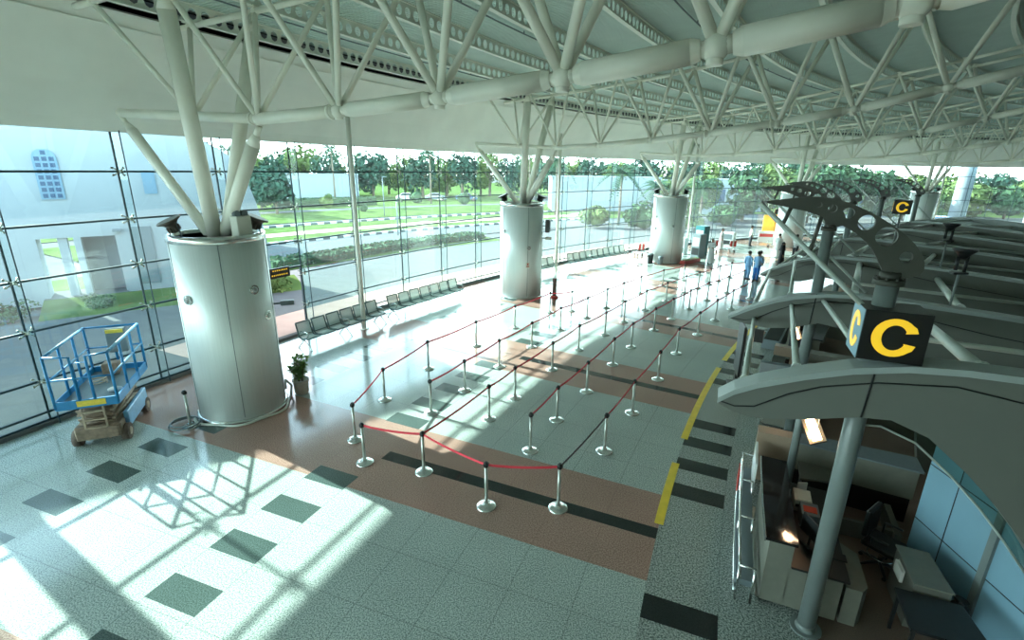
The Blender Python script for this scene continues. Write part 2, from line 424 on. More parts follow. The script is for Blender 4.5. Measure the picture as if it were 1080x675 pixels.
# inner wall, rear wall, end wall
arc_strip([(36.0, 0), (36.0, 14.2), (35.7, 14.2), (35.7, 0)], A_MIN, A_MAX, 3.0, 'wall_right', M['wing'], closed=True)
for nm, q in (('wall_back', A_MIN), ('wall_front', A_MAX)):
    w = MB(); prof = [(36, 0), (70.7, 0), (70.7, 9.9), (66, 10.0), (55, 11.2), (45, 12.9), (36, 14.3)]
    d = (P3(50, q+.3, 0)-P3(50, q, 0)); w.prism([P3(r, q, z) for r, z in prof], d)
    w.build(nm, M['bulk'], kind='structure')

# ---- glass facade: one window per bay ----
LEV = [0.12, 0.32, 1.13, 2.36, 3.56, 4.78, 6.0, 7.02]
MUL = [8.21+2.2*k for k in range(-9, 40)]
spider_mesh = None
def spider_mb():
    m = MB()
    m.tube((0, -0.05, 0), (0, -0.20, 0), 0.035, n=8)
    for sx in (-1, 1):
        for sz in (-1, 1):
            m.path([(0, -0.06, 0), (sx*0.07, -0.075, sz*0.05), (sx*0.13, -0.03, sz*0.09)], [0.022, 0.018, 0.014], 6)
            m.tube((sx*0.13, 0.0, sz*0.09), (sx*0.13, -0.035, sz*0.09), 0.03, n=8)
    return m
door_bay = 0
for k, a0 in enumerate(MUL[:-1]):
    a1 = MUL[k+1]
    if a1 > A_MAX: break
    w = thing('window_%d' % (k+1), None, None, P3(RW, a0, 0), 0, kind='structure')
    isdoor = abs(a0-10.41) < 0.05
    ns = 2
    g = MB()
    if isdoor:
        for za, zb, qa, qb in ((2.62, 7.02, a0, a1), (0.05, 2.62, a0, a0+0.75)):
            g.add([P3(RW, qa, za), P3(RW, qb, za), P3(RW, qb, zb), P3(RW, qa, zb)], [(0, 1, 2, 3)])
    else:
        qs = [a0+(a1-a0)*i/ns for i in range(ns+1)]
        g.add([P3(RW, q, z) for q in qs for z in (0.1, 7.02)], [(2*i, 2*i+2, 2*i+3, 2*i+1) for i in range(ns)])
    g.build('pane', M['glass'], w)
    j = MB()
    for z in LEV:
        if isdoor and z < 2.4: continue
        thk = 0.05
        pts = [P3(RW-0.02, a0, z), P3(RW-0.02, a1, z)]
        d = (pts[1]-pts[0]).normalized(); c = (pts[0]+pts[1])/2
        j.box(c, ((pts[1]-pts[0]).length, 0.06, thk), math.atan2(d.y, d.x))
    j.box(P3(RW-0.02, a0, 3.55), (0.04, 0.035, 6.95), ROT(a0))
    if isdoor:
        for q in (a0+0.75, a1-0.02):
            j.box(P3(RW-0.02, q, 1.31), (0.06, 0.08, 2.6), ROT(q))
        pts = [P3(RW-0.02, a0+.75, 2.62), P3(RW-0.02, a1, 2.62)]; d = (pts[1]-pts[0]).normalized()
        j.box((pts[0]+pts[1])/2, ((pts[1]-pts[0]).length, 0.08, 0.07), math.atan2(d.y, d.x))
    j.build('glazing_joint', M['joint'], w)
    # vertical glass fin behind the joint with a dark free edge
    if a0 < 70:
        f = MB(); rz = ROT(a0)
        f.add([P3(RW-0.05, a0, 0.12), P3(RW-0.42, a0, 0.12), P3(RW-0.42, a0, 7.0), P3(RW-0.05, a0, 7.0)], [(0, 1, 2, 3)])
        f.build('glass_fin', M['glass_fin'], w)
        e = MB(); e.box(P3(RW-0.42, a0, 3.55), (0.022, 0.022, 6.9), rz); e.build('fin_edge', M['joint'], w)
    if a0 < 34:
        for z in LEV[2:-1]:
            if isdoor and z < 2: continue
            if spider_mesh is None:
                s = spider_mb().build('spider_fitting', M['spider'], None); spider_mesh = s.data; COL.objects.unlink(s); bpy.data.objects.remove(s)
            so = bpy.data.objects.new('spider_fitting', spider_mesh); COL.objects.link(so); so.parent = w
            so.location = P3(RW-0.02, a0, z)-Vector(w['_w']); so.rotation_euler = (0, 0, ROT(a0))

# ================= ROOF STEEL =================
TR = [(8.2, 0.0), (20.9, 0.0), (33.5, -0.7), (47.0, -1.0), (61.3, -1.0), (75.5, -1.5)]
tr_lab = ['nearest white tubular roof truss, its thick lower pipe crossing the top of the photo', 'white tubular roof truss above the second steel drum from the left', 'white tubular roof truss above the third steel drum from the left', 'white tubular roof truss above the drum behind the standing people', 'white tubular roof truss above the far drum by the small yellow letter sign', 'farthest white tubular roof truss at the right edge of the hall']
def chord_r(r):   # lower pipe grows thicker towards the middle of the span
    return 0.105 + max(0, min(1, (66-r)/11.0))*0.09
for ti, (ta, dr) in enumerate(TR):
    lo = P3(60+dr, ta, 0)
    T = thing('roof_truss', tr_lab[ti], 'roof truss', (lo.x, lo.y, 7.2), 0, 'tubular roof trusses')
    th = math.radians(TH0-ta); fw = Vector((math.sin(th), -math.cos(th), 0))
    nseg = 14 if ti < 3 else 10
    Lp = [P3(r+dr, ta, z) for r, z in LN]; W = 1.02
    Un = [P3(r+dr, ta, z)-fw*W for r, z in UN]; Uf = [P3(r+dr, ta, z)+fw*W for r, z in UN]
    for i in range(len(Lp)-1):
        a, b = Lp[i], Lp[i+1]; d = (b-a).normalized(); R = chord_r((LN[i][0]+LN[i+1][0])/2)*(1 if ti == 0 else .72)
        e = 0.11 + R*0.5; m = MB()
        if R > 0.13:
            m.tube(a+d*0.05, a+d*(e+.02), R*0.62, n=nseg); m.tube(a+d*(e), a+d*(e+0.13), R*0.75, R, n=nseg, cap=False)
            m.tube(a+d*(e+0.13), b-d*(e+0.13), R, n=nseg); m.tube(b-d*(e+0.13), b-d*e, R, R*0.75, n=nseg, cap=False)
            m.tube(b-d*(e+.02), b-d*0.05, R*0.62, n=nseg)
        else:
            m.tube(a, b, R, n=nseg)
            m.tube(b-d*0.22, b-d*0.16, R*1.18, n=nseg)
        m.build('lower_chord', M['steel_w'], T)
    for i, p in enumerate(Lp):
        R = chord_r(LN[i][0])*(1 if ti == 0 else .74); m = MB()
        m.ball(p, R*1.02 if R > .13 else R*1.1, nseg)
        m.tube(p-Vector((0, 0, R*1.25)), p-Vector((0, 0, R*.5)), R*.62, n=nseg)
        m.build('chord_node', M['steel_w'], T)
    for U in (Un, Uf):
        m = MB()
        m.tube(U[0]+(U[0]-U[1])*0.28, U[0], 0.07, n=8)
        for i in range(len(U)-1): m.tube(U[i], U[i+1], 0.07, n=8, cap=True)
        for p in U: m.ball(p, 0.095, 8); m.box(p+Vector((0, 0, .09)), (.22, .22, .03), ROT(ta))
        m.build('upper_chord', M['steel_w'], T)
    dn = 10 if ti < 2 else 6
    for i in range(1, len(Lp)):
        rr_ = 0.058 if LN[i][0] > 62.5 else (0.07 if LN[i][0] > 59 else 0.085)
        if ti: rr_ *= .82
        for U in (Un, Uf):
            for j in (i-1, i):
                if j < len(U):
                    m = MB(); m.tube(Lp[i], U[j], rr_, n=dn)
                    m.build('web_strut', M['steel_w'], T)

# purlins with round holes, following the arc
def purlin(r, z0, a0, a1, label):
    H = 0.40; hole = 0.11; pitch = 0.33
    m = MB(); dq = math.degrees(pitch/r); n = int((a1-a0)/dq)
    zc = z0+H/2
    K = 8
    for i in range(n):
        q0 = a0+i*dq; q1 = q0+dq; qc = (q0+q1)/2
        outer = [(q1, zc), (q1, z0+H), (qc, z0+H), (q0, z0+H), (q0, zc), (q0, z0), (qc, z0), (q1, z0)]
        inner = []
        for k in range(K):
            t = 2*PI*k/K; inner.append((qc+math.degrees(hole*math.cos(t)/r), zc+hole*1.15*math.sin(t)))
        vs = [P3(r, q, z) for q, z in outer] + [P3(r, q, z) for q, z in inner]
        m.add(vs, [(k, (k+1) % K, K+(k+1) % K, K+k) for k in range(K)])
    # flanges
    for zz in (z0, z0+H):
        st = 0.6; nn = int((a1-a0)/st)+1
        o = len(m.v)
        for i in range(nn+1):
            q = a0+(a1-a0)*i/nn
            m.v += [P3(r-.07, q, zz-.008), P3(r+.07, q, zz-.008), P3(r+.07, q, zz+.008), P3(r-.07, q, zz+.008)]
        for i in range(nn):
            for j in range(4):
                m.f.append([o+i*4+j, o+(i+1)*4+j, o+(i+1)*4+(j+1) % 4, o+i*4+(j+1) % 4]); m.mi.append(0); m.sm.append(False)
    b = m.build('perforated_roof_beam', M['steel_w2'])
    return b
for i, (r, z) in enumerate(UN[:11]):
    amax = 88 if r > 52 else 80
    b = purlin(r, z+0.10, -4.0, amax, '')
    lab = 'long curved roof beam with dark round holes, running right along the white bulkhead' if i == 0 else 'long curved pale roof beam with round holes, %s in from the bulkhead' % ORD[i]
    tag(b, lab, 'roof beam', 'perforated roof beams')
# conduits under the deck
for i, (r, z, lab) in enumerate(((67.3, 9.86, 'thin dark conduit pipe under the roof deck next to the bulkhead'), (62.7, 10.06, 'thin dark conduit pipe under the deck between the second and third trusses bays'), (58.4, 10.5, 'thin dark conduit pipe under the deck over the middle of the hall'))):
    m = MB(); m.path([P3(r, -3+1.5*k, zroof(r)+0.42) for k in range(55)], 0.022, 6)
    for k in range(0, 80, 3): m.box(P3(r, k, zroof(r)+0.46), (.03, .03, .09), ROT(k))
    c = m.build('conduit_pipe', M['grey']); tag(c, lab.replace('trusses bays', 'roof beams'), 'pipe', 'conduit pipes')
# shadow line rail and small cable along the bulkhead
# ================= DRUM COLUMNS =================
DR = [(67.07, 8.2, 1.03), (66.99, 20.9, 1.05), (66.4, 33.5, 1.12), (66.0, 47.0, 1.1), (66.0, 61.3, 1.1)]
dl = ['nearest brushed steel drum column, beside the blue scissor lift', 'brushed steel drum column between the two rows of waiting seats', 'brushed steel drum column with bins at its foot', 'steel drum column behind the standing group of people', 'far grey steel drum column beside the small letter sign']
for di, (r, a, R) in enumerate(DR):
    c = P3(r, a, 0); H = 4.64
    T = thing('drum_column', dl[di], 'column', c, 0, 'steel drum columns with branching tubes')
    n = 64 if di < 3 else 32
    m = MB(); m.lathe([(R, 0.09), (R, H-.14)], c, n)
    m.build('drum', M['drum'], T)
    m = MB(); m.lathe([(R+.012, H-.17), (R+.03, H-.15), (R+.03, H-.01), (R+.01, H), (R-.09, H), (R-.09, H-.12)], c, n)
    m.build('rim', M['drum_rim'], T)
    m = MB(); m.lathe([(R-.09, H-.08), (.001, H-.08)], c, n); m.build('top_plate', M['brown_st'], T)
    m = MB(); m.lathe([(R+.05, 0), (R+.05, .07), (R+.0, .09), (R-.2, .09)], c, n); m.build('base_ring', M['drum_rim'], T)
    m = MB()
    for k in range(5):
        t = math.radians(TH0-a) + PI + k*2*PI/5 + 0.62
        m.box(c+Vector((math.cos(t)*(R+.002), math.sin(t)*(R+.002), H/2)), (0.012, 0.014, H-.3), t)
    m.build('panel_seam', M['grey'], T)
    # branching tubes up to the truss
    ta, dr = TR[di]; th = math.radians(TH0-ta); fw = Vector((math.sin(th), -math.cos(th), 0))
    ends = [(P3(69.9+dr, ta, 7.3), 0.125, .22), (P3(65.15+dr, ta, 7.0), 0.145, .22),
            (P3(66.05+dr, ta, 9.48)-fw*1.02, 0.165, .22), (P3(66.05+dr, ta, 9.48)+fw*1.02, 0.15, .22)]
    for e, rad, off in ends:
        d = Vector((e.x-c.x, e.y-c.y, 0)); d.normalize()
        s0 = c + d*0.2 + Vector((0, 0, H-.14))
        m = MB(); u = (e-s0); L_ = u.length; u.normalize()
        m.tube(s0-u*0.15, s0+u*(L_-0.45), rad, n=20 if di < 2 else 12)
        m.tube(s0+u*(L_-0.45), s0+u*(L_-0.22), rad, rad*0.5, n=20 if di < 2 else 12)
        m.tube(s0+u*(L_-0.25), e, rad*0.45, n=10)
        m.build('branch_tube', M['steel_w'], T)
    # porthole covers
    if di < 3:
        th = math.radians(TH0-a)
        cam_dir = math.atan2(-c.y, -c.x)
        hl = {0: [(-0.86, 3.20), (0.60, 3.33), (0.92, 2.60)], 1: [(0.35, 2.55), (-0.9, 3.3), (1.2, 3.2)], 2: [(0.3, 2.6), (-0.8, 3.2), (1.1, 3.2), (-.8, 2.4)]}[di]
        for dt, z in hl:
            t = cam_dir + dt
            nrm = Vector((math.cos(t), math.sin(t), 0)); p = c+nrm*R+Vector((0, 0, z)); k = 1.0 if di == 0 else .8
            m = MB(); m.tube(p-nrm*.02, p+nrm*.03, .115*k, n=20); m.tube(p+nrm*.03, p+nrm*.045, .095*k, .08*k, n=20)
            m.build('porthole_ring', M['drum_rim'], T)
            m = MB(); m.tube(p+nrm*.044, p+nrm*.06, .075*k, .05*k, n=16); m.build('porthole_lens', M['lens'], T)
    # floodlights standing on the rim
    sides = [(-1, 'left'), (1, 'right')]
    for s, nm in sides:
        cam_dir = math.atan2(-c.y, -c.x)
        t = cam_dir + s*1.35 + (PI*0 if di else 0)
        b = c + Vector((math.cos(t)*(R-.22), math.sin(t)*(R-.22), H-.12))
        F = thing('floodlight', '%s flared uplight on top of the %s' % (('brown' if di == 0 else 'dark') + ' ' + nm, ['nearest steel drum', 'second steel drum', 'third steel drum, above the bins', 'drum behind the standing people', 'far drum by the small letter sign'][di]), 'floodlight', b, 0, 'uplights on the drum columns')
        up = (Vector((math.cos(t)*.45, math.sin(t)*.45, 1))).normalized()
        q = Vector((0, 0, 1)).rotation_difference(up).to_matrix()
        m = MB(); m.lathe([(.06, 0), (.10, .03), (.11, .13), (.135, .20), (.19, .25), (.255, .275), (.265, .31), (.25, .315)], b+Vector((0, 0, .18)), 24, mat4=q)
        for kk in range(8):
            t2 = kk*PI/4; m.box(b+Vector((0, 0, .18))+q@Vector((math.cos(t2)*.12, math.sin(t2)*.12, .10)), (.05, .012, .12), mat4=q@Matrix.Rotation(t2, 3, 'Z'))
        m.build('lamp_housing', M['brown_st'] if di == 0 else M['black'], F)
        m = MB(); m.lathe([(.245, .312), (.1, .29), (.001, .285)], b+Vector((0, 0, .18)), 24, mat4=q); m.build('lamp_lens', M['lens'], F)
        m = MB()
        for sx in (-1, 1):
            pp = q@Vector((sx*.14, 0, .22)); m.path([b+Vector((0, 0, .0)), b+Vector((sx*.12, 0, .03)), b+Vector((0, 0, .18))+pp], .016, 6)
        m.build('yoke', M['grey'], F)
# junction box with two small lamps on the nearest drum
c = P3(*DR[0][:2], 0); cam_dir = math.atan2(-c.y, -c.x); t = cam_dir+0.72
b = c+Vector((math.cos(t)*.80, math.sin(t)*.80, 4.53))
F = thing('emergency_light', 'white box with two small round lamps on the nearest steel drum', 'emergency light', b)
m = MB(); m.box(b+Vector((0, 0, .27)), (.22, .42, .52), t, .015); m.build('box', M['box_w'], F)
for s in (-1, 1):
    p = b+Vector((0, 0, .58))+Vector((-math.sin(t), math.cos(t), 0))*s*.11
    m = MB(); m.tube(p-Vector((math.cos(t), math.sin(t), 0))*.05, p+Vector((math.cos(t), math.sin(t), 0))*.05, .07, .085, 14)
    m.tube(p-Vector((0, 0, .12)), p, .012, n=6)
    m.build('lamp_head', M['grey'], F)
# camera / display fixings on drums
def drum_fix(di, dt, z, size, mm, name, lab, cat):
    r, a, R = DR[di]; c = P3(r, a, 0); t = math.atan2(-c.y, -c.x)+dt; n_ = Vector((math.cos(t), math.sin(t), 0))
    p = c+n_*R+Vector((0, 0, z)); F = thing(name, lab, cat, p)
    m = MB(); m.tube(p, p+n_*.16, .025, n=8); m.build('bracket', M['grey'], F)
    m = MB(); m.box(p+n_*(.16+size[0]/2), size, t, .015); m.build('body', mm, F)
    if cat == 'loudspeaker':
        m = MB(); m.box(p+n_*(.165+size[0]), (.012, size[1]*.85, size[2]*.85), t); m.build('grille', M['grey'], F)
    return F
drum_fix(0, 1.45, 2.75, (.34, .13, .13), M['grey'], 'security_camera', 'grey box camera sticking out of the right side of the nearest drum', 'camera')
drum_fix(1, 1.35, 3.55, (.2, .34, .62), M['black'], 'loudspeaker', 'black loudspeaker on the right side of the second steel drum', 'loudspeaker')
drum_fix(1, 1.35, 2.95, (.3, .12, .14), M['box_w'], 'security_camera', 'pale box camera below the black loudspeaker on the second drum', 'camera')
# small red fire notice on drum two
r, a, R = DR[1]; c = P3(r, a, 0); t = math.atan2(-c.y, -c.x)+0.32; n_ = Vector((math.cos(t), math.sin(t), 0))
p = c+n_*(R+.006)+Vector((0, 0, 1.72)); s_ = MB(); s_.box(p, (.01, .2, .26), t); o = s_.build('notice', M['box_w']); tag(o, 'small pale notice with red figures stuck on the second steel drum', 'notice')
s_ = MB(); s_.box(p+n_*.006+Vector((0, 0, .05)), (.006, .07, .1), t); s_.box(p+n_*.006+Vector((0, 0, -.06)), (.006, .13, .05), t); k = s_.build('red_mark', M['redpl'], None); k.parent = o
# white hose ring round the foot of the first drum
c = P3(*DR[0][:2], 0); cam_dir = math.atan2(-c.y, -c.x)
m = MB(); pts = []
for i in range(40):
    t = cam_dir-1.35+i*(3.0/39); rr_ = 1.15+.05*math.sin(i*.5); pts.append(c+Vector((math.cos(t)*rr_, math.sin(t)*rr_, .035)))
pts += [c+Vector((math.cos(cam_dir+1.75)*1.25, math.sin(cam_dir+1.75)*1.25, .25)), c+Vector((math.cos(cam_dir+1.65)*1.08, math.sin(cam_dir+1.65)*1.08, .5)), c+Vector((math.cos(cam_dir+1.5)*1.05, math.sin(cam_dir+1.5)*1.05, .3))]
m.path(pts, .032, 8); tag(m.build('hose', M['cable_w']), 'white hose curled round the foot of the nearest steel drum', 'hose')
c2 = c+Vector((math.cos(cam_dir-1.2)*1.42, math.sin(cam_dir-1.2)*1.42, 0))
m = MB()
for i in range(48):
    pass
m.path([c2+Vector((math.cos(i*PI/12)*(.36-.0015*i), math.sin(i*PI/12)*(.36-.0015*i), .035+i*.0022)) for i in range(48)], .022, 6)
tag(m.build('cable_coil', M['grey']), 'grey cable coiled on the floor between the drum and the lift', 'cable')

# slim white posts standing in front of the glass
for i, (a, r) in enumerate(((13.75, 69.0), (25.9, 68.9), (38.6, 68.6), (51.5, 68.6), (65.5, 68.6))):
    c = P3(r, a, 0); T = thing('slim_post', 'slim white post in front of the glass ' + ['behind the nearer row of seats', 'behind the farther row of seats', 'right of the third drum', 'behind the fourth drum', 'right of the farthest drum'][i], 'post', c, 0, 'slim posts along the glass')
    m = MB(); m.tube(c, c+Vector((0, 0, 8.2)), .085, n=16); m.build('shaft', M['steel_w'], T)
    m = MB(); m.tube(c, c+Vector((0, 0, .03)), .17, n=16); m.build('base_plate', M['steel_w'], T)
# ================= QUEUE STANCHIONS =================
A_ = [(63.2, 8.124), (63.94, 9.915), (64.22, 12.067), (64.09, 14.368), (64.03, 16.697), (64.0, 19.2), (63.35, 19.95)]
B_ = [(62.35, 9.866), (62.31, 11.344), (62.34, 13.237), (62.34, 15.29), (62.4, 17.475), (62.28, 19.46), (62.35, 21.35), (62.35, 22.9), (62.4, 24.756), (62.34, 27.012), (62.21, 29.141)]
C_ = [(61.0, 7.748), (60.85, 10.268), (60.81, 11.59), (60.76, 13.876), (60.79, 15.92), (60.68, 17.949), (60.75, 19.887), (60.8, 22.145), (60.75, 24.286), (60.76, 26.453), (60.68, 27.861), (60.67, 29.214), (60.73, 30.477), (60.74, 31.929), (60.3, 32.9)]
D_ = [(59.29, 9.422), (59.28, 11.011), (59.19, 12.935), (59.24, 15.272), (59.31, 17.203), (59.31, 19.582), (59.3, 21.523), (59.29, 23.562), (59.27, 25.74), (59.14, 27.984), (59.23, 30.239)]
E_ = [(58.03, 7.839), (57.76, 10.161), (57.67, 12.325), (57.63, 14.886), (57.75, 17.506), (57.72, 20.074), (57.77, 22.569), (57.81, 24.911), (57.86, 27.681)]
rows = [(A_, 'row nearest the steel drums'), (B_, 'second belt row from the drums'), (C_, 'middle belt row'), (D_, 'fourth belt row from the drums'), (E_, 'belt row nearest the yellow line')]
HS = 0.97
def stan_proto():
    T = thing('queue_stanchion', '', 'stanchion', (0, 0, 0))
    m = MB(); m.tube((0, 0, .03), (0, 0, HS-.09), .033, n=12); m.build('post', M['post'], T)
    m = MB(); m.tube((0, 0, HS-.10), (0, 0, HS-.005), .042, n=12); m.tube((0, 0, HS-.005), (0, 0, HS+.012), .036, .02, n=12)
    for k in range(4): t = k*PI/2+.3; m.box((math.cos(t)*.045, math.sin(t)*.045, HS-.055), (.016, .03, .06), t)
    m.build('belt_head', M['black'], T)
    m = MB(); m.lathe([(.19, 0), (.192, .012), (.175, .028), (.11, .045), (.055, .062), (.045, .1)], n=28); m.build('base', M['base_st'], T)
    return T
proto = stan_proto(); used = [False]
def place_stan(r, a, label):
    if not used[0]: o = proto; used[0] = True
    else: o = copy_tree(proto)
    p = P3(r, a, 0); o.location = p; o['_w'] = tuple(p); o['label'] = label; o['group'] = 'queue stanchions'
    return o
def belt(o, p, q, mt, lab=None, name='belt'):
    p = Vector(p); q = Vector(q); d = (q-p).normalized(); m = MB(); n = 6
    pts = []
    for i in range(n+1):
        t = i/n; c = p.lerp(q, t)+d*(.045 if i == 0 else (-.045 if i == n else 0)); sag = -.035*4*t*(1-t)
        nv = Vector((-d.y, d.x, 0))*.003
        for s, zz in ((1, HS-.035), (-1, HS-.035), (-1, HS-.085), (1, HS-.085)):
            pts.append(Vector((c.x, c.y, zz+sag))+nv*s)
    m.add(pts, [(i*4+j, (i+1)*4+j, (i+1)*4+(j+1) % 4, i*4+(j+1) % 4) for i in range(n) for j in range(4)])
    m.build(name, mt, o, label=lab)
objs = {}
for L, nm in rows:
    for i, (r, a) in enumerate(L):
        if i == len(L)-1: pos = 'far end of'
        elif i == 0: pos = 'near end of'
        else: pos = ORD[i]+' along'
        objs[(nm, i)] = place_stan(r, a, 'steel queue stanchion, %s the %s' % (pos, nm))
X0 = place_stan(59.3, 7.329, 'steel queue stanchion nearest the camera, two red belts meeting on pink floor')
X1 = place_stan(62.37, 7.524, 'steel queue stanchion at the left front queue corner, one red belt')
X2 = place_stan(67.3, 7.068, 'lone steel stanchion without belt between the scissor lift and nearest drum')
for L, nm in rows:
    for i in range(len(L)-1):
        o = objs[(nm, i)]; dark = (nm.startswith('belt row') and i == 0)
        belt(o, P3(*L[i], 0), P3(*L[i+1], 0), M['belt_d'] if dark else M['belt_r'])
belt(X1, P3(62.37, 7.524, 0), P3(*C_[0], 0), M['belt_r']); belt(objs[('middle belt row', 0)], P3(*C_[0], 0), P3(59.3, 7.329, 0), M['belt_r'])
belt(X0, P3(59.3, 7.329, 0), P3(*E_[0], 0), M['belt_r'])

# ================= WAITING SEATS =================
def bench(nseat, pitch, a, r, label):
    c = P3(r, a, 0); T = thing('waiting_bench', label, 'bench', c, ROT(a), 'airport waiting benches')
    L_ = nseat*pitch; W = dict(world=False)
    sm_ = None
    for i in range(nseat):
        x = -L_/2+pitch*(i+.5); w = pitch*.86
        m = MB()
        prof = [(-.26, .42), (-.24, .44), (-.05, .415), (.10, .42), (.155, .47), (.20, .62), (.27, .90), (.285, .93)]
        vs = [(x+s*w/2, y, z) for y, z in prof for s in (-1, 1)] + [(x+s*w/2, y+.012, z-.012) for y, z in prof for s in (-1, 1)]
        k = len(prof); fs = [(2*j, 2*j+1, 2*j+3, 2*j+2) for j in range(k-1)] + [(2*k+2*j, 2*k+2*j+2, 2*k+2*j+3, 2*k+2*j+1) for j in range(k-1)]
        m.add(vs, fs, True)
        m.build('seat', M['seatmesh'], T, **W)
        m = MB()
        for s in (-1, 1): m.path([(x+s*w/2, y, z) for y, z in prof], .027, 6)
        m.path([(x-w/2, .285, .93), (x+w/2, .285, .93)], .027, 6); m.path([(x-w/2, -.26, .42), (x+w/2, -.26, .42)], .02, 6)
        m.path([(x-w/2, .16, .49), (x+w/2, .16, .49)], .016, 6)
        m.build('seat_frame', M['seatframe'], T, **W)
    m = MB(); m.box((0, 0, .37), (L_, .07, .05)); m.build('beam', M['chrome'], T, **W)
    nl = 3 if L_ < 5 else 4
    for i in range(nl):
        x = -L_/2+.12+(L_-.24)*i/(nl-1); m = MB()
        m.path([(x, -.33, .02), (x, -.30, .05), (x, -.12, .22), (x, 0, .35)], .022, 6); m.path([(x, .33, .02), (x, .30, .05), (x, .12, .22), (x, 0, .35)], .022, 6)
        for s in (-1, 1): m.tube((x, s*.33, 0), (x, s*.33, .03), .035, n=8)
        m.build('leg', M['chrome'], T, **W)
        m = MB(); m.path([(x, -.02, .37), (x, -.22, .50), (x, -.25, .62), (x, -.12, .65), (x, .15, .64), (x, .2, .55)], .018, 6); m.build('armrest', M['chrome'], T, **W)
bench(6, .66, 13.0, 69.05, 'perforated steel waiting bench of six seats, nearest the open door')
bench(7, .67, 17.05, 69.05, 'perforated steel waiting bench of seven seats left of the second drum')
bench(5, .66, 24.8, 69.1, 'short perforated steel waiting bench just right of the second drum')
bench(10, .66, 30.0, 69.0, 'longest perforated steel waiting bench, far row ending near the third drum')

# ================= POTTED PLANT =================
c = P3(66.34, 9.3, 0); T = thing('potted_plant', 'leafy green plant in a pale pot right of the nearest steel drum', 'plant', c)
m = MB(); m.lathe([(.15, 0), (.19, .05), (.205, .34), (.225, .36), (.225, .42), (.19, .42), (.18, .36), (.001, .35)], c, 24); m.build('pot', M['terra'], T)
rnd = random.Random(3); m = MB(); lf = MB()
for k in range(9):
    t = rnd.uniform(0, 6.28); h = rnd.uniform(.40, .98); sp = rnd.uniform(.08, .36)*(1 if h < .75 else .5)
    p0 = c+Vector((math.cos(t)*.05, math.sin(t)*.05, .35)); p1 = c+Vector((math.cos(t)*sp*.5, math.sin(t)*sp*.5, .35+h*.6)); p2 = c+Vector((math.cos(t)*sp, math.sin(t)*sp, .35+h))
    m.path([p0, p1, p2], [.012, .009, .005], 5)
    for j in range(44):
        u = rnd.uniform(.15, 1); b = p0.lerp(p1, u*2) if u < .5 else p1.lerp(p2, u*2-1)
        az = rnd.uniform(0, 6.28); el = rnd.uniform(-.3, .9); d = Vector((math.cos(az)*math.cos(el), math.sin(az)*math.cos(el), math.sin(el)))
        s = d.cross(Vector((0, 0, 1))).normalized(); Ll = rnd.uniform(.09, .17); w = Ll*.34
        lf.add([b, b+d*Ll*.45+s*w, b+d*Ll-Vector((0, 0, .02)), b+d*Ll*.45-s*w], [(0, 1, 2), (0, 2, 3)])
m.build('stem', M['stem'], T); lf.build('foliage', M['leaf'], T)

# ================= SCISSOR LIFT =================
LX = Vector((-9.72, 10.80, 0)); T = thing('scissor_lift', 'blue scissor lift with guard rails parked between the glass and nearest drum', 'scissor lift', LX, math.radians(22))
W = dict(world=False)
hw, hl = .56, 1.08
m = MB(); m.box((0, 0, .34), (.88, 1.84, .34), bev=.03); m.build('chassis', M['rust'], T, **W)
m = MB(); m.box((0, -.93, .34), (.80, .12, .26), bev=.02); m.build('bumper', M['rust'], T, **W)
m = MB(); m.box((.47, .1, .44), (.10, 1.45, .40), bev=.02); m.build('side_cover', M['blue_l'], T, **W)
for sx in (-1, 1):
    for sy in (-1, 1):
        m = MB(); cx_ = sx*.46; cy_ = sy*.72
        m.tube((cx_-.07, cy_, .19), (cx_+.07, cy_, .19), .19, n=22); w_ = m.build('wheel', M['tyre'], T, **W)
        m = MB(); m.tube((cx_+sx*.06, cy_, .19), (cx_+sx*.085, cy_, .19), .10, .09, n=14); m.build('hub', M['rust_l'], w_, **W)
# folded scissor arms
for k in range(5):
    z = .56+k*.105
    for sx in (-1, 1):
        m = MB(); t = .05*(1 if k % 2 else -1)
        m.path([(sx*.30, -.82, z-t), (sx*.30, .82, z+t)], .04, 4); m.build('scissor_arm', M['rust_l'], T, **W)
    for yy in (-.82, 0, .82): m = MB(); m.tube((-.34, yy, z), (.34, yy, z), .028, n=8); m.build('cross_bar', M['rust'], T, **W)
m = MB()
for sx in (-1, 1): m.box((sx*.20, -.93, .58), (.035, .04, .80))
for z in (.28, .48, .68, .88): m.box((0, -.945, z), (.40, .05, .035))
m.build('ladder', M['rust_l'], T, **W)
m = MB(); m.box((0, 0, .74), (.5, 1.45, .34), bev=.02); m.build('hydraulic_block', M['rust'], T, **W)
m = MB(); m.box((0, 0, 1.09), (hw*2, hl*2, .05)); m.build('deck', M['grey'], T, **W)
m = MB()
for sx in (-1, 1): m.box((sx*hw, 0, 1.15), (.03, hl*2, .20))
for sy in (-1, 1): m.box((0, sy*hl, 1.15), (hw*2, .03, .20))
m.build('toe_board', M['blue'], T, **W)
m = MB(); m.box((.08, -hl-.02, 1.16), (.52, .012, .13)); m.build('label_plate', M['yel_lab'], T, **W)
ZT = 2.28
def rail(name, pts, r=.026, mt='blue'):
    m = MB(); m.path(pts, r, 8); m.build(name, M[mt], T, **W)
for sx in (-1, 1):
    rail('top_rail', [(sx*hw, -hl, ZT), (sx*hw, hl, ZT)], .03, 'blue_l'); rail('mid_rail', [(sx*hw, -hl, 1.75), (sx*hw, hl, 1.75)], .022, 'blue_l')
for sy in (-1, 1):
    rail('mid_rail', [(-hw, sy*hl, 1.75), (hw, sy*hl, 1.75)], .022)
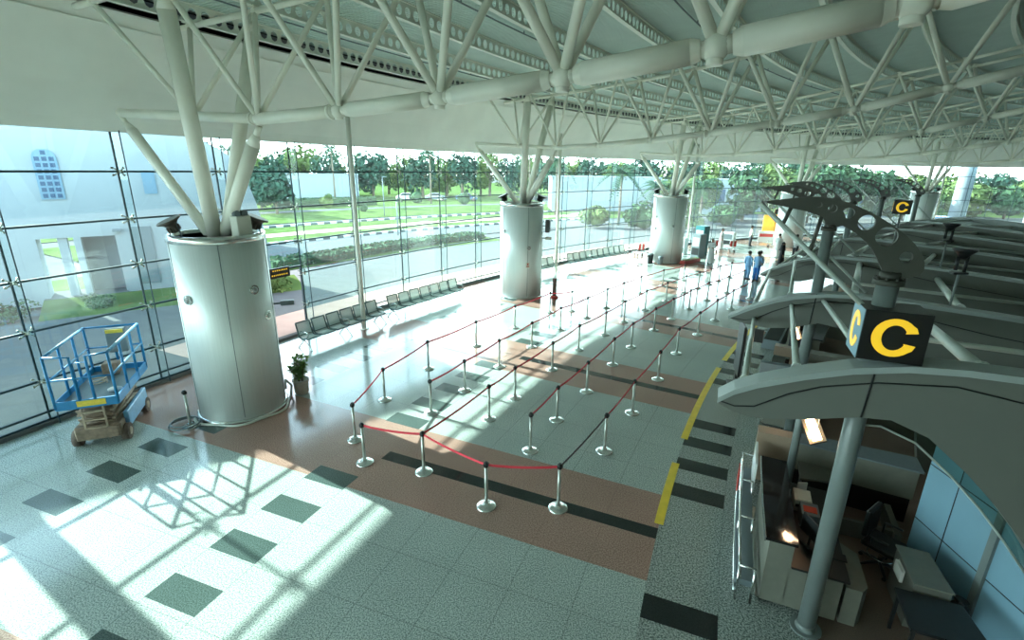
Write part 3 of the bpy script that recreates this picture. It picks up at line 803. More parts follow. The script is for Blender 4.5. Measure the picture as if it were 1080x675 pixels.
rail('top_rail', [(-hw, hl, ZT), (hw, hl, ZT)]); rail('top_rail', [(-hw, -hl, ZT), (-.12, -hl, ZT-.04), (-.12, -hl, 1.2)]); rail('top_rail', [(.16, -hl, 1.2), (.16, -hl, ZT-.04), (hw, -hl, ZT)])
for (x, y) in ((-hw, -hl), (hw, -hl), (-hw, hl), (hw, hl), (-hw, -.35), (-hw, .4), (hw, -.35), (hw, .4), (0, hl)):
    rail('rail_post', [(x, y, 1.1), (x, y, ZT)], .03)
rail('gate', [(-.1, -hl+.02, 1.25), (-.1, -hl+.02, 2.1), (.14, -hl+.02, 2.1), (.14, -hl+.02, 1.25)], .02)
m = MB(); m.box((.12, hl-.12, 1.95), (.42, .16, .62), bev=.02); cb = m.build('control_box', M['grey'], T, **W)
m = MB(); m.box((.12, hl-.22, 2.2), (.36, .02, .09)); m.build('label_plate', M['yel_lab'], cb, **W)
m = MB(); m.box((-.05, hl-.35, 1.30), (.34, .26, .3), bev=.02); m.build('battery_case', M['rust'], T, **W)
def loose(name, lab, cat, local, f, mt):
    p = LX+Matrix.Rotation(math.radians(22), 3, 'Z')@Vector(local); o = thing(name, lab, cat, p, math.radians(22)); m = MB(); f(m); m.build('body', M[mt], o, world=False)
loose('rag', 'pale crumpled rag lying on the lift deck', 'rag', (.33, -.45, 1.12), lambda m: m.ball((0, 0, .05), .16, 8, 1, .7, .35), 'paper')
def coilf(m): m.path([(math.cos(i*PI/8)*(.16), math.sin(i*PI/8)*.16, .03+i*.004) for i in range(34)], .018, 6)
loose('cable_coil', 'small pale coil of cable on the lift deck', 'cable', (-.15, .1, 1.12), coilf, 'rust_l')

# ================= CHECK-IN MASTS, BRACKETS AND WINGS =================
def plate2d(outline, holes, thick, basis, name, mt, parent):
    """flat steel plate with holes; outline in (u,v), basis=(origin, U, V)"""
    cu = bpy.data.curves.new('tmp', 'CURVE'); cu.dimensions = '2D'; cu.fill_mode = 'BOTH'; cu.extrude = thick/2
    for pts in [outline]+[[(cx+rr*math.cos(2*PI*i/24), cy+rr*math.sin(2*PI*i/24)) for i in range(24)] for cx, cy, rr in holes]:
        sp = cu.splines.new('POLY'); sp.points.add(len(pts)-1); sp.use_cyclic_u = True
        for p, (x, y) in zip(sp.points, pts): p.co = (x, y, 0, 1)
    to = bpy.data.objects.new('tmp', cu); me = bpy.data.meshes.new_from_object(to)
    O, U, V = basis; Nn = U.cross(V)
    for v in me.vertices: v.co = O+U*v.co.x+V*v.co.y+Nn*v.co.z
    me.materials.clear(); me.materials.append(mt)
    o = bpy.data.objects.new(name, me); COL.objects.link(o)
    if parent is not None:
        off = Vector(parent['_w']); 
        for v in me.vertices: v.co -= off
        o.parent = parent; o['_w'] = parent['_w']
    bpy.data.objects.remove(to)
    return o
def radbasis(a):   # origin on the mast radius, U outward, V up
    t = math.radians(TH0-a); U = Vector((math.cos(t), math.sin(t), 0)); return (Vector((CX, CY, 0)), U, Vector((0, 0, 1)))
def smooth_poly(pts, it=2):
    for _ in range(it):
        out = []
        for i, p in enumerate(pts):
            q = pts[(i+1) % len(pts)]; out += [(p[0]*.75+q[0]*.25, p[1]*.75+q[1]*.25), (p[0]*.25+q[0]*.75, p[1]*.25+q[1]*.75)]
        pts = out
    return pts
def crescent():
    s = [(55.0, 5.93), (54.75, 5.935), (54.5, 5.87), (54.25, 5.755), (54.0, 5.6), (53.8, 5.42), (53.70, 5.22), (53.76, 5.10), (54.06, 5.08), (54.12, 5.22), (54.25, 5.42), (54.45, 5.58), (54.72, 5.70), (55.0, 5.79)]
    # chaikin on all but the sharp tip
    out = []
    for i in range(len(s)-1):
        p, q = s[i], s[i+1]; out += [(p[0]*.75+q[0]*.25, p[1]*.75+q[1]*.25), (p[0]*.25+q[0]*.75, p[1]*.25+q[1]*.75)]
    return [(55.42, 5.86)]+out
masts = [6.8+6.34*k for k in range(6)]
mlab = ['nearest tall grey mast with a big perforated curved bracket and letter sign', 'second grey mast with perforated curved bracket, left of the big letter sign', 'third grey mast with perforated curved bracket', 'fourth grey mast with perforated curved bracket', 'fifth grey mast with curved bracket, standing against the trees', 'farthest grey mast with curved bracket beside the small letter sign']
for k, a in enumerate(masts):
    c = P3(54.0, a, 0); T = thing('mast', mlab[k], 'mast', c, 0, 'masts with curved brackets')
    n = 28 if k < 2 else 14
    m = MB(); m.tube(c, c+Vector((0, 0, 5.0)), .112, n=n); m.build('shaft', M['mast'], T)
    m = MB(); m.tube(c, c+Vector((0, 0, .025)), .20, n=n); m.tube(c+Vector((0, 0, .02)), c+Vector((0, 0, .1)), .14, .115, n=n); m.build('base_plate', M['mast'], T)
    m = MB(); m.tube(c+Vector((0, 0, 5.0)), c+Vector((0, 0, 5.06)), .15, n=n); m.tube(c+Vector((0, 0, 5.06)), c+Vector((0, 0, 5.14)), .10, n=n)
    t = math.radians(TH0-a)
    for i in range(8): m.tube(c+Vector((math.cos(i*PI/4)*.13, math.sin(i*PI/4)*.13, 5.05)), c+Vector((math.cos(i*PI/4)*.13, math.sin(i*PI/4)*.13, 5.09)), .016, n=6)
    m.build('collar', M['cres'], T)
    plate2d(crescent(), [(53.90, 5.32, .062), (54.12, 5.53, .105), (54.33, 5.67, .085), (54.52, 5.765, .06), (54.68, 5.81, .045), (54.82, 5.845, .032)], .05, radbasis(a), 'curved_bracket', M['cres'], T)
    O, U, V = radbasis(a)
    end = (53.1, 3.74) if k else (53.62, 4.22)
    p0 = O+U*55.42+V*5.84; p1 = O+U*end[0]+V*end[1]
    m = MB(); m.tube(p0, p1, .03, n=12); m.build('boom', M['strut'], T)
    for u in (55.15, 54.82):
        f = (55.42-u)/(55.42-end[0]); zb = 5.84+(end[1]-5.84)*f
        m = MB(); m.tube(O+U*u+V*zb, O+U*(u-.06)+V*(5.80-.10*(55.1-u)), .022, n=6); m.build('brace', M['cres'], T)
# --- wings ---
W1 = dict(a=6.5, top=[(55.58, 3.42), (55.4, 3.57), (55.15, 3.71), (54.66, 3.91), (54.21, 4.06), (53.7, 4.17), (53.2, 4.21), (52.6, 4.21), (51.5, 4.13), (50, 3.95), (47.5, 3.55), (45.5, 3.2)],
          low=[(55.57, 3.34), (55.38, 3.26), (55.18, 3.22), (54.9, 3.25), (54.57, 3.32), (54.06, 3.46), (53.74, 3.49), (53.36, 3.35), (52.94, 3.0), (52.6, 2.66), (52.27, 2.27), (51.9, 1.75), (51.62, 1.1), (51.5, 0.0), (45.5, 0.0)],
          seam=[(55.57, 3.38), (55.37, 3.34), (55.15, 3.38), (54.82, 3.61), (54.49, 3.77), (53.96, 3.92), (53.25, 4.0), (52.67, 3.92), (51.5, 3.6), (49.5, 3.2), (46, 2.8)])
W2 = dict(a=12.84, top=[(55.71, 2.88), (55.4, 3.08), (55.11, 3.25), (54.75, 3.42), (54.38, 3.55), (53.82, 3.67), (53.42, 3.7), (52.6, 3.70), (51, 3.62), (48, 3.4), (45.5, 3.15)],
          low=[(55.71, 2.83), (55.45, 2.77), (55.24, 2.74), (54.85, 2.72), (54.45, 2.78), (53.87, 2.99), (53.3, 2.92), (52.9, 2.65), (52.3, 2.1), (51.8, 1.4), (51.5, 0.0), (45.5, 0.0)],
          seam=[(55.68, 2.85), (55.35, 2.83), (55.15, 2.89), (54.8, 3.12), (54.44, 3.32), (53.83, 3.5), (53.39, 3.52), (52.6, 3.45), (51, 3.2), (48, 2.9), (46, 2.7)])
wl = ['nearest big grey wing-shaped panel below the large letter sign', 'second grey wing-shaped panel, behind the large letter sign', 'third grey wing-shaped panel, below the people in blue', 'fourth grey wing-shaped panel', 'fifth grey wing-shaped panel', 'sixth grey wing-shaped panel', 'farthest pale wing-shaped panel at the end of the check-in row']
wings = []
for k in range(7):
    D = dict(W1) if k == 0 else dict(W2); a = 6.5 if k == 0 else 12.84+6.34*(k-1); r_in = 45.5
    O, U, V = radbasis(a); base = O+U*52
    T = thing('wing_panel', wl[k], 'wing panel', base, 0, 'wing-shaped check-in panels')
    fw = -U.cross(V)*(-1)
    # direction along the arc, away from the camera
    t = math.radians(TH0-a); fw = Vector((math.sin(t), -math.cos(t), 0)); th = .30
    top = D['top']; low = D['low']
    front = [O+U*r+V*z for r, z in top]; back = [p+fw*th for p in front]
    lf_ = [O+U*r+V*z for r, z in low]; lb = [p+fw*th for p in lf_]
    m = MB(); n1 = len(top)
    m.add(front+lf_, [tuple(range(n1))+tuple(n1+i for i in reversed(range(len(low))))])
    m.add(back+lb, [tuple(reversed(tuple(range(n1))+tuple(n1+i for i in reversed(range(len(low))))))])
    m.add(lf_+lb, [(i, len(low)+i, len(low)+i+1, i+1) for i in range(len(low)-1)])
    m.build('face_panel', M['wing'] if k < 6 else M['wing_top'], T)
    m = MB(); lip = [p+V*.0-fw*.03 for p in front]
    dn = [p-V*.075 for p in lip]
    m.add(lip+back, [(i, i+1, n1+i+1, n1+i) for i in range(n1-1)]); m.add(dn+lip, [(i, i+1, n1+i+1, n1+i) for i in range(n1-1)])
    m.build('top_edge', M['wing_top'], T)  # paler than the face, carrying the light that falls on top
    m = MB(); m.path([O+U*r+V*z-fw*.006 for r, z in D['seam']], .011, 4)
    zc0 = 3.47 if k == 0 else 2.95; zc1 = 4.1 if k == 0 else 3.64
    m.path([O+U*54.03+V*zc0-fw*.006, O+U*54.0+V*zc1-fw*.006], .011, 4)
    if k == 0: m.path([O+U*52.0+V*1.9-fw*.006, O+U*51.0+V*3.4-fw*.006, O+U*50.9+V*4.0-fw*.006], .011, 4)
    m.build('panel_joint', M['black'], T)
    wings.append((a, O, U, V, fw))
# --- longitudinal ties between wings ---
ties = [((55.15, 2.90), (55.28, 3.58)), ((54.44, 3.32), (54.72, 3.85)), ((53.85, 3.5), (54.0, 4.05)), ((52.2, 3.42), (52.95, 4.12))]
ties2 = [((55.42, 3.0), (55.2, 3.17)), ((54.74, 3.42), (54.5, 3.50)), ((54.15, 3.58), (53.95, 3.64)), ((53.0, 3.52), (53.3, 3.66)), ((51.1, 3.3), (51.5, 3.6))]
tn = ['nearest the hall', 'second from the hall', 'third from the hall', 'fourth from the hall', 'deepest inside the row']
for k in range(1, 7):
    for i, ((r0, z0), (r1, z1)) in enumerate(ties if k == 1 else ties2):
        p0 = P3(r0, 12.84+6.34*(k-1), z0); p1 = P3(r1, (6.5+.33) if k == 1 else 12.84+6.34*(k-2)+.3, z1)
        m = MB(); rr_ = .045 if i < 3 else .075
        m.tube(p0, p1, rr_, n=12 if k < 3 else 8); m.tube(p1, p1+(p0-p1).normalized()*.08, rr_*1.35, n=12)
        o = m.build('tie_tube', M['strut']); tag(o, 'pale tube between the %s and %s wing panels, %s' % (['nearest', 'second', 'third', 'fourth', 'fifth', 'sixth'][k-1], ['second', 'third', 'fourth', 'fifth', 'sixth', 'farthest'][k-1], tn[i]), 'tube', 'tubes between the wing panels')
# cross tubes with ball joints on the wing backs
for k in range(0, 5):
    a = (9.5 if k == 0 else 15.9+6.34*(k-1)); z = 3.75 if k == 0 else 3.45
    m = MB(); m.tube(P3(53.1, a, z), P3(48.5, a+.2, z-.1), .04, n=10); m.ball(P3(53.1, a, z+.02), .075, 10)
    tag(m.build('cross_tube', M['strut']), 'thin pale cross tube with a ball end between the %s and %s wing panels' % (['nearest', 'second', 'third', 'fourth', 'fifth'][k], ['second', 'third', 'fourth', 'fifth', 'sixth'][k]), 'tube', 'cross tubes between the wing panels')

# --- letter signs ---
def letterC(w, h, st):
    """bold wide capital C centred on 0,0"""
    out = []; n = 26; a0 = math.radians(33); a1 = math.radians(327)
    for i in range(n+1):
        t = a0+(a1-a0)*i/n; out.append((w/2*math.cos(t), h/2*math.sin(t)))
    inn = []
    b0 = math.radians(20); b1 = math.radians(340)
    for i in range(n+1):
        t = b0+(b1-b0)*i/n; inn.append(((w/2-st*1.12)*math.cos(t), (h/2-st*.86)*math.sin(t)))
    out[0] = (w*.485, h*.17); out.insert(1, (w*.43, h*.30)); out[-1] = (w*.485, -h*.17); out.insert(-1, (w*.43, -h*.30))
    inn[0] = (w*.22, h*.13); inn[-1] = (w*.22, -h*.13)
    return out+list(reversed(inn))
def letter_sign(r, a, z, s, depth, rot, lab, pole=None):
    c = P3(r, a, z); T = thing('letter_sign', lab, 'sign', c, ROT(a)+rot)
    W_ = dict(world=False)
    m = MB(); m.box((0, 0, 0), (depth, s, s*.93), bev=.006); m.build('sign_box', M['signblack'], T, **W_)
    faces = [((-depth/2-.006, 0, 0), Vector((0, -1, 0)), s), ((0, s/2+.006, 0), Vector((-1, 0, 0)), depth)]
    for cc, U_, wd in faces:
        if wd < .1: continue
        if wd < s: 
            m = MB(); m.box((0, s/2+.002, 0), (depth*.98, .006, s*.91)); m.build('side_face', M['cab' if False else 'bluewall'], T, **W_)
        # outline vertices are local: build in place
        cu = letterC(wd*.68, s*.70, s*.135)
        o_ = plate2d(cu, [], .008, (Vector(cc), U_, Vector((0, 0, 1))), 'letter', M['signyel'], None)
        o_.parent = T; o_['_w'] = T['_w']
    if pole:
        m = MB(); m.tube((0, 0, -s*.46), (0, 0, -s*.46-pole), .03, n=8); m.build('pole', M['mast'], T, **W_)
    return T
letter_sign(53.91, 6.75, 4.47, .62, .50, 0.0, 'large black box sign with a yellow letter C on the nearest mast')
letter_sign(52.25, 21.0, 5.2, .46, .4, 0.0, 'small distant black box sign with a yellow letter C beside the far drum', pole=1.3)
def roof_spot(r, a, z, zb, lab):
    c = P3(r, a, zb); T = thing('floodlight', lab, 'floodlight', c, 0, 'black floodlights over the wing panels')
    m = MB(); m.lathe([(.05, 0), (.08, .04), (.12, .10), (.20, .17), (.20, .20), (.001, .20)], P3(r, a, z), 16); m.build('lamp_housing', M['black'], T)
    m = MB(); d = Vector((.09, 0, 0)); p = P3(r, a, z)
    m.tube(p+d+Vector((0, 0, .05)), p+d-Vector((0, 0, .28)), .035, n=6); m.tube(p-d+Vector((0, 0, .05)), p-d-Vector((0, 0, .22)), .035, n=6); m.box(p-Vector((0, 0, .28)), (.3, .1, .04)); m.build('yoke', M['black'], T)
    m = MB(); m.tube(c, p-Vector((0, 0, .28)), .025, n=6); m.build('stalk', M['mast'], T)
roof_spot(51.7, 13.0, 4.62, 3.68, 'black floodlight standing above the second wing panel, lower of the pair')
roof_spot(51.1, 19.33, 4.68, 3.62, 'black floodlight above the third wing panel, upper of the pair')
roof_spot(51.2, 9.5, 4.3, 3.0, 'black floodlight at the right edge of the photo above the nearest booth')

# ================= NEAREST BOOTH =================
def seg_poly(pts, z0, z1):
    """closed block over plan points given as (r,a)"""
    m = MB(); m.prism([P3(r, a, z0) for r, a in pts], (0, 0, z1-z0)); return m
def arcblock(m, r0, r1, a0, a1, z0, z1, n=4):
    pts = [P3(r0, a0+(a1-a0)*i/n, z0) for i in range(n+1)]+[P3(r1, a1-(a1-a0)*i/n, z0) for i in range(n+1)]
    m.prism(pts, (0, 0, z1-z0)); return m
def counter(a0, a1, label, full=True):
    c = P3(54.2, (a0+a1)/2, 0); T = thing('check_in_counter', label, 'counter', c, 0, 'check-in counters')
    m = MB(); arcblock(m, 54.28, 54.60, a0, a1, 0.06, 1.12); arcblock(m, 53.62, 54.30, a0, a0+.10, 0.06, .74, 1); arcblock(m, 53.62, 54.30, a1-.1, a1, .06, .74, 1); m.build('front_panel', M['counter'], T)
    m = MB(); arcblock(m, 54.24, 54.66, a0-.03, a1+.03, 1.12, 1.165); m.build('counter_top', M['blackgloss'], T)
    m = MB(); arcblock(m, 53.55, 54.27, a0-.02, a1, .74, .775); m.build('desk_top', M['black'], T)
    m = MB(); arcblock(m, 54.60, 54.66, a0, a1, 0, .08); m.build('plinth', M['chrome'], T)
    m = MB(); arcblock(m, 54.655, 54.67, a0-.03, a1+.03, 1.10, 1.17); m.build('edge_strip', M['chrome'], T)
    return T
counter(7.05, 9.45, 'nearest check-in counter with a black polished top, behind the nearest mast')
# low side cupboard with a cut corner beside the mast
m = MB(); O, U, V = radbasis(7.2); b0 = P3(53.55, 7.25, 0)
m = seg_poly([(53.56, 7.12), (53.56, 8.1), (53.5, 8.2), (53.28, 8.0), (53.28, 7.25), (53.36, 7.12)], .0, .62)
tag(m.build('side_cupboard', M['counter']), 'low grey cupboard with a cut corner on the right of the nearest mast', 'cupboard')
# baggage scale frame of bright rails on the hall side
c = P3(54.85, 8.6, 0); T = thing('baggage_scale', 'chrome-railed baggage scale along the hall side of the nearest counter', 'baggage scale', c)
for r_, z_ in ((54.93, .62), (54.9, .40), (54.95, .14)):
    m = MB(); m.path([P3(r_, 6.95+.35*i, z_) for i in range(11)], .022, 8); m.build('rail', M['chrome'], T)
for a_ in (6.95, 8.2, 9.4, 10.45):
    m = MB(); m.tube(P3(54.93, a_, 0), P3(54.93, a_, .62), .018, n=8); m.tube(P3(54.72, a_, 0), P3(54.72, a_, .62), .018, n=8); m.tube(P3(54.93, a_, .62), P3(54.72, a_, .62), .018, n=8); m.build('rail_post', M['chrome'], T)
m = MB(); arcblock(m, 54.70, 54.96, 7.0, 10.4, .24, .34); m.build('scale_plate', M['grey'], T)
m = MB(); arcblock(m, 54.69, 54.73, 9.5, 10.45, .34, .95); m.build('side_screen', M['whitep'], T)
m = MB(); m.box(P3(54.97, 9.75, .45), (.45, .02, .36), ROT(9.85)); m.build('red_notice', M['redpl'], T, label='red and white notice plate')
# things on the desk
def onbox(name, lab, cat, r, a, z, d, mt, extra=None, rot=0):
    c = P3(r, a, z); T = thing(name, lab, cat, c, ROT(a)+rot); m = MB(); m.box((0, 0, d[2]/2), d, bev=.008); m.build('body', M[mt], T, world=False)
    if extra: extra(T)
    return T
def ex_printer(T):
    m = MB(); m.box((-.02, -.02, .225), (.30, .20, .012)); m.build('lid', M['paper'], T, world=False)
    m = MB(); m.box((-.19, 0, .12), (.01, .2, .04)); m.build('slot', M['black'], T, world=False)
onbox('printer', 'pale ticket printer on the desk of the nearest counter', 'printer', 54.02, 8.72, .775, (.36, .26, .22), 'paper', ex_printer)
def ex_box(T):
    m = MB(); m.box((-.02, 0, .245), (.16, .19, .008)); m.build('red_label', M['redpr'], T, world=False)
onbox('forms_box', 'grey box with an orange-red label beside the printer', 'box', 53.95, 8.30, .775, (.36, .26, .24), 'grey', ex_box)
def ex_card(T): pass
onbox('forms_stack', 'orange-red stack of forms at the right side of the desk', 'forms', 53.70, 8.05, .775, (.20, .09, .04), 'redpr')
onbox('document_holder', 'small white leaning card holder behind the printer', 'holder', 53.98, 9.15, .775, (.03, .16, .22), 'paper', rot=.4)
c = P3(54.0, 7.65, .775); T = thing('monitor', 'slim black monitor on the near end of the desk', 'monitor', c, ROT(7.65)+.5)
m = MB(); m.box((0, 0, .30), (.42, .025, .30), bev=.006); m.build('screen', M['black'], T, world=False)
m = MB(); m.tube((0, 0, 0), (0, 0, .2), .02, n=8); m.box((0, 0, .01), (.2, .16, .02), bev=.005); m.build('stand', M['black'], T, world=False)
m = MB(); m.box((0, .05, .012), (.38, .14, .02)); 
onbox('keyboard', 'black keyboard on the desk in front of the monitor', 'keyboard', 53.72, 7.55, .775, (.16, .40, .02), 'black')
# office chair
c = P3(52.78, 8.72, 0); T = thing('office_chair', 'black swivel office chair between the desk and blue-grey partition', 'chair', c, .6)
W_ = dict(world=False)
m = MB(); m.box((0, 0, .46), (.50, .48, .09), bev=.035); m.build('seat', M['black'], T, **W_)
m = MB(); m.box((.02, .24, .78), (.46, .08, .48), bev=.035); m.box((0, .22, .52), (.06, .04, .2)); m.build('backrest', M['black'], T, **W_)
m = MB(); m.tube((0, 0, .12), (0, 0, .42), .028, n=10); m.build('gas_post', M['chrome'], T, **W_)
m = MB(); m.path([(.19*math.cos(i*PI/10), .19*math.sin(i*PI/10), .25) for i in range(20)], .011, 6, close=True); m.build('foot_ring', M['chrome'], T, **W_)
for k in range(5):
    t = k*2*PI/5; m = MB(); m.path([(0, 0, .12), (.15*math.cos(t), .15*math.sin(t), .10), (.30*math.cos(t), .30*math.sin(t), .07)], [.028, .024, .018], 6)
    l = m.build('leg', M['black'], T, **W_); m = MB(); m.tube((.30*math.cos(t)-.02, .30*math.sin(t), .03), (.30*math.cos(t)+.02, .30*math.sin(t), .03), .03, n=10); m.build('caster', M['black'], l, **W_)
for s in (-1, 1):
    m = MB(); m.path([(s*.25, .12, .48), (s*.29, .12, .66), (s*.29, -.12, .67)], .018, 6); m.build('armrest', M['black'], T, **W_)
# cabinet + black table + bag
c = P3(52.5, 7.88, 0); T = thing('cabinet', 'grey low cabinet in front of the blue-grey partition, papers in its side', 'cabinet', c, 0)
m = seg_poly([(52.72, 7.45), (52.74, 8.30), (52.36, 8.30), (52.30, 7.45)], 0, .74); m.build('body', M['cab'], T)
m = seg_poly([(52.74, 7.43), (52.76, 8.32), (52.35, 8.32), (52.28, 7.43)], .74, .765); m.build('top', M['counter'], T)
m = MB(); m.add([P3(52.75, 7.75, .52), P3(52.76, 8.05, .52), P3(52.76, 8.05, .70), P3(52.75, 7.75, .70)], [(0, 1, 2, 3)]); m.prism([P3(52.75, 7.75, .5), P3(52.76, 8.05, .5), P3(52.76, 8.05, .68), P3(52.75, 7.75, .68)], P3(52.79, 7.75, 0)-P3(52.75, 7.75, 0)); m.build('paper_bundle', M['paper'], T)
c = P3(52.5, 7.05, 0); T = thing('side_table', 'black table at the bottom edge in front of the grey cabinet', 'table', c)
m = seg_poly([(52.95, 6.6), (52.95, 7.38), (52.2, 7.38), (52.1, 6.6)], .62, .66); m.build('table_top', M['black'], T)
for r_, a_ in ((52.9, 6.65), (52.9, 7.33), (52.25, 7.33), (52.2, 6.65)):
    m = MB(); m.box(P3(r_, a_, .31), (.04, .04, .62), ROT(a_)); m.build('leg', M['black'], T)
c = P3(52.06, 7.78, 0); T = thing('waste_bag', 'black bag standing at the foot of the blue-grey partition', 'bag', c); m = MB(); m.ball(c+Vector((0, 0, .22)), .17, 12, 1, .75, 1.3); m.tube(c+Vector((0, 0, .38)), c+Vector((.02, 0, .47)), .05, .09, 8); m.build('body', M['black'], T)
# blue-grey partition with joints and a grey stud
pa = P3(52.30, 9.27, 0); pb = P3(51.28, 6.55, 0); d = (pb-pa).normalized(); nrm = Vector((-d.y, d.x, 0)); rz = math.atan2(d.y, d.x); Ln = (pb-pa).length; H = 2.25
T = thing('partition', 'blue-grey panelled partition behind the nearest booth', 'partition', (pa+pb)/2)
m = MB(); m.box((pa+pb)/2+Vector((0, 0, H/2)), (Ln, .06, H), rz); m.build('panel', M['bluewall'], T)
sgn = 1 if nrm.dot(P3(54, 8, 0)-pa) > 0 else -1
m = MB()
for z in (.80, 1.80): m.box((pa+pb)/2+nrm*sgn*.031+Vector((0, 0, z)), (Ln, .008, .014), rz)
for s in (.55, 2.15): m.box(pa+d*s+nrm*sgn*.031+Vector((0, 0, H/2)), (.014, .008, H), rz)
m.build('panel_joint', M['black'], T)
m = MB(); m.box(pa+d*1.25+nrm*sgn*.05+Vector((0, 0, H/2)), (.10, .05, H), rz); m.build('stud', M['mast'], T)
m = MB(); m.box((pa+pb)/2+Vector((0, 0, H+.03)), (Ln, .10, .06), rz); m.build('top_rail', M['mast'], T)
# back counter of the next desk, lit panel on its left
c = P3(53.5, 10.7, 0); T = thing('back_counter', 'grey counter with a warm lit end panel behind the nearest booth', 'counter', c)
m = seg_poly([(54.72, 10.62), (54.72, 10.95), (54.08, 10.95), (54.08, 10.62)], 0, 1.1); m.build('end_panel', M['counter_b'], T)
m = seg_poly([(54.04, 10.5), (54.04, 10.9), (52.1, 10.9), (52.1, 10.35)], .52, 1.1); m.build('body', M['counter'], T)
m = seg_poly([(54.02, 10.55), (54.02, 10.9), (52.12, 10.9), (52.12, 10.4)], 0, .52); m.build('plinth', M['black'], T)
m = seg_poly([(54.05, 10.46), (54.05, 10.92), (52.05, 10.92), (52.05, 10.3)], 1.1, 1.13); m.build('top', M['grey'], T)
m = seg_poly([(53.95, 9.75), (53.95, 10.42), (53.45, 10.42), (53.35, 10.2), (53.35, 9.95)], .70, .74); tag(m.build('shelf_board', M['cab']), 'grey shelf board with a cut corner in front of the back counter', 'shelf')
m = seg_poly([(53.9, 9.85), (53.9, 10.3), (53.45, 10.3), (53.45, 9.85)], 0, .70); tag(m.build('pedestal', M['black']), 'black pedestal under the grey shelf board', 'cabinet')
m = MB(); arcblock(m, 52.4, 52.5, 9.3, 10.3, 0, .35, 1); arcblock(m, 52.5, 53.3, 9.42, 9.5, 0, .32, 1); tag(m.build('cable_duct', M['cab']), 'low grey floor duct behind the office chair', 'duct')
c = P3(54.1, 10.05, 0); m = MB(); m.tube(c, c+Vector((0, 0, 2.9)), .07, n=14); tag(m.build('support_tube', M['mast']), 'slim grey tube standing between the black counter top and back counter', 'tube')
# hanging lamp
def lamp(r, a, z, lab, s=1.0):
    c = P3(r, a, z); T = thing('hanging_lamp', lab, 'lamp', c)
    t = math.radians(TH0-a); fw = Vector((math.sin(t), -math.cos(t), 0)); U = Vector((math.cos(t), math.sin(t), 0))
    n_ = (-fw*.55+U*.35+Vector((0, 0, .62))).normalized(); X = (fw-n_*fw.dot(n_)).normalized(); Y = n_.cross(X)
    R_ = Matrix((X, Y, n_)).transposed()
    m = MB(); m.box((0, 0, 0), (.46*s, .24*s, .05*s), mat4=R_); m.build('housing', M['reflc'], T, world=False)
    m = MB(); m.box(R_@Vector((0, 0, .03*s)), (.38*s, .13*s, .014), mat4=R_); m.build('tube', M['tube_l'], T, world=False)
    m = MB(); m.tube((.05, 0, 0), (.05, 0, .9), .008, n=5); m.build('hanger', M['mast'], T, world=False)
    L_ = bpy.data.lights.new('lamp_light', 'POINT'); L_.energy = 14; L_.color = (1.0, .62, .35); L_.shadow_soft_size = .08
    lo = bpy.data.objects.new('lamp_light', L_); COL.objects.link(lo); lo.parent = T; lo.location = n_*.12-Vector((0, 0, .12))
lamp(54.05, 8.75, 2.2, 'warm glowing lamp hanging over the nearest check-in counter')
lamp(54.2, 14.6, 2.2, 'warm glowing lamp hanging over the second check-in counter', .9)
# glass valance below the nearest wing
O, U, V = radbasis(6.95); m = MB(); top = [(54.0, 3.30), (53.74, 3.33), (53.36, 3.19), (52.94, 2.84), (52.6, 2.50), (52.27, 2.11), (51.95, 1.7)]
pt = [O+U*r+V*(z+.25) for r, z in top]; pb_ = [O+U*(r-.05)+V*(z-.12) for r, z in top]; n1 = len(pt)
m.add(pt+pb_, [(i, i+1, n1+i+1, n1+i) for i in range(n1-1)])
T = thing('glass_valance', 'greenish glass band under the nearest wing panel', 'glass band', O+U*53); m.build('glass', M['glass_g'], T)
m = MB(); m.path(pb_, .014, 5); m.build('edge_rail', M['strut'], T)
# dark beam under the nearest wing
m = MB(); arcblock(m, 52.6, 54.9, 10.15, 10.3, 2.35, 2.75, 2); tag(m.build('fascia_beam', M['grey']), 'dark beam above the back counter under the nearest wing panel', 'beam')

# ---- simplified booths further along ----
bl = ['second', 'third', 'fourth', 'fifth']
for k in range(1, 5):
    o = 6.34*k
    counter(7.05+o, 9.45+o, 'check-in counter with black top under the %s wing panel' % bl[k-1])
    c = P3(53.5, 10.7+o, 0); T = thing('back_counter', 'grey back counter behind the desk under the %s wing panel' % bl[k-1], 'counter', c)
    m = seg_poly([(54.72, 10.62+o), (54.72, 10.95+o), (54.08, 10.95+o), (54.08, 10.62+o)], 0, 1.1); m.build('end_panel', M['counter_b'], T)
    m = seg_poly([(54.04, 10.5+o), (54.04, 10.9+o), (52.1, 10.9+o), (52.1, 10.35+o)], 0, 1.1); m.build('body', M['counter'], T)
    m = MB(); m.box(P3(51.2, 9.2+o, 1.1), (2.6, .06, 2.2), ROT(9.2+o)); tag(m.build('partition', M['grey']), 'dark grey partition behind the desk under the %s wing panel' % bl[k-1], 'partition')
    c = P3(54.1, 10.0+o, 0); T = thing('monitor', 'black monitor on a pole at the desk under the %s wing panel' % bl[k-1], 'monitor', c, ROT(10+o))
    m = MB(); m.tube((0, 0, 0), (0, 0, 1.5), .03, n=8); m.build('pole', M['mast'], T, world=False)
    m = MB(); m.box((-.05, 0, 1.55), (.06, .5, .36), bev=.01); m.build('screen', M['black'], T, world=False)
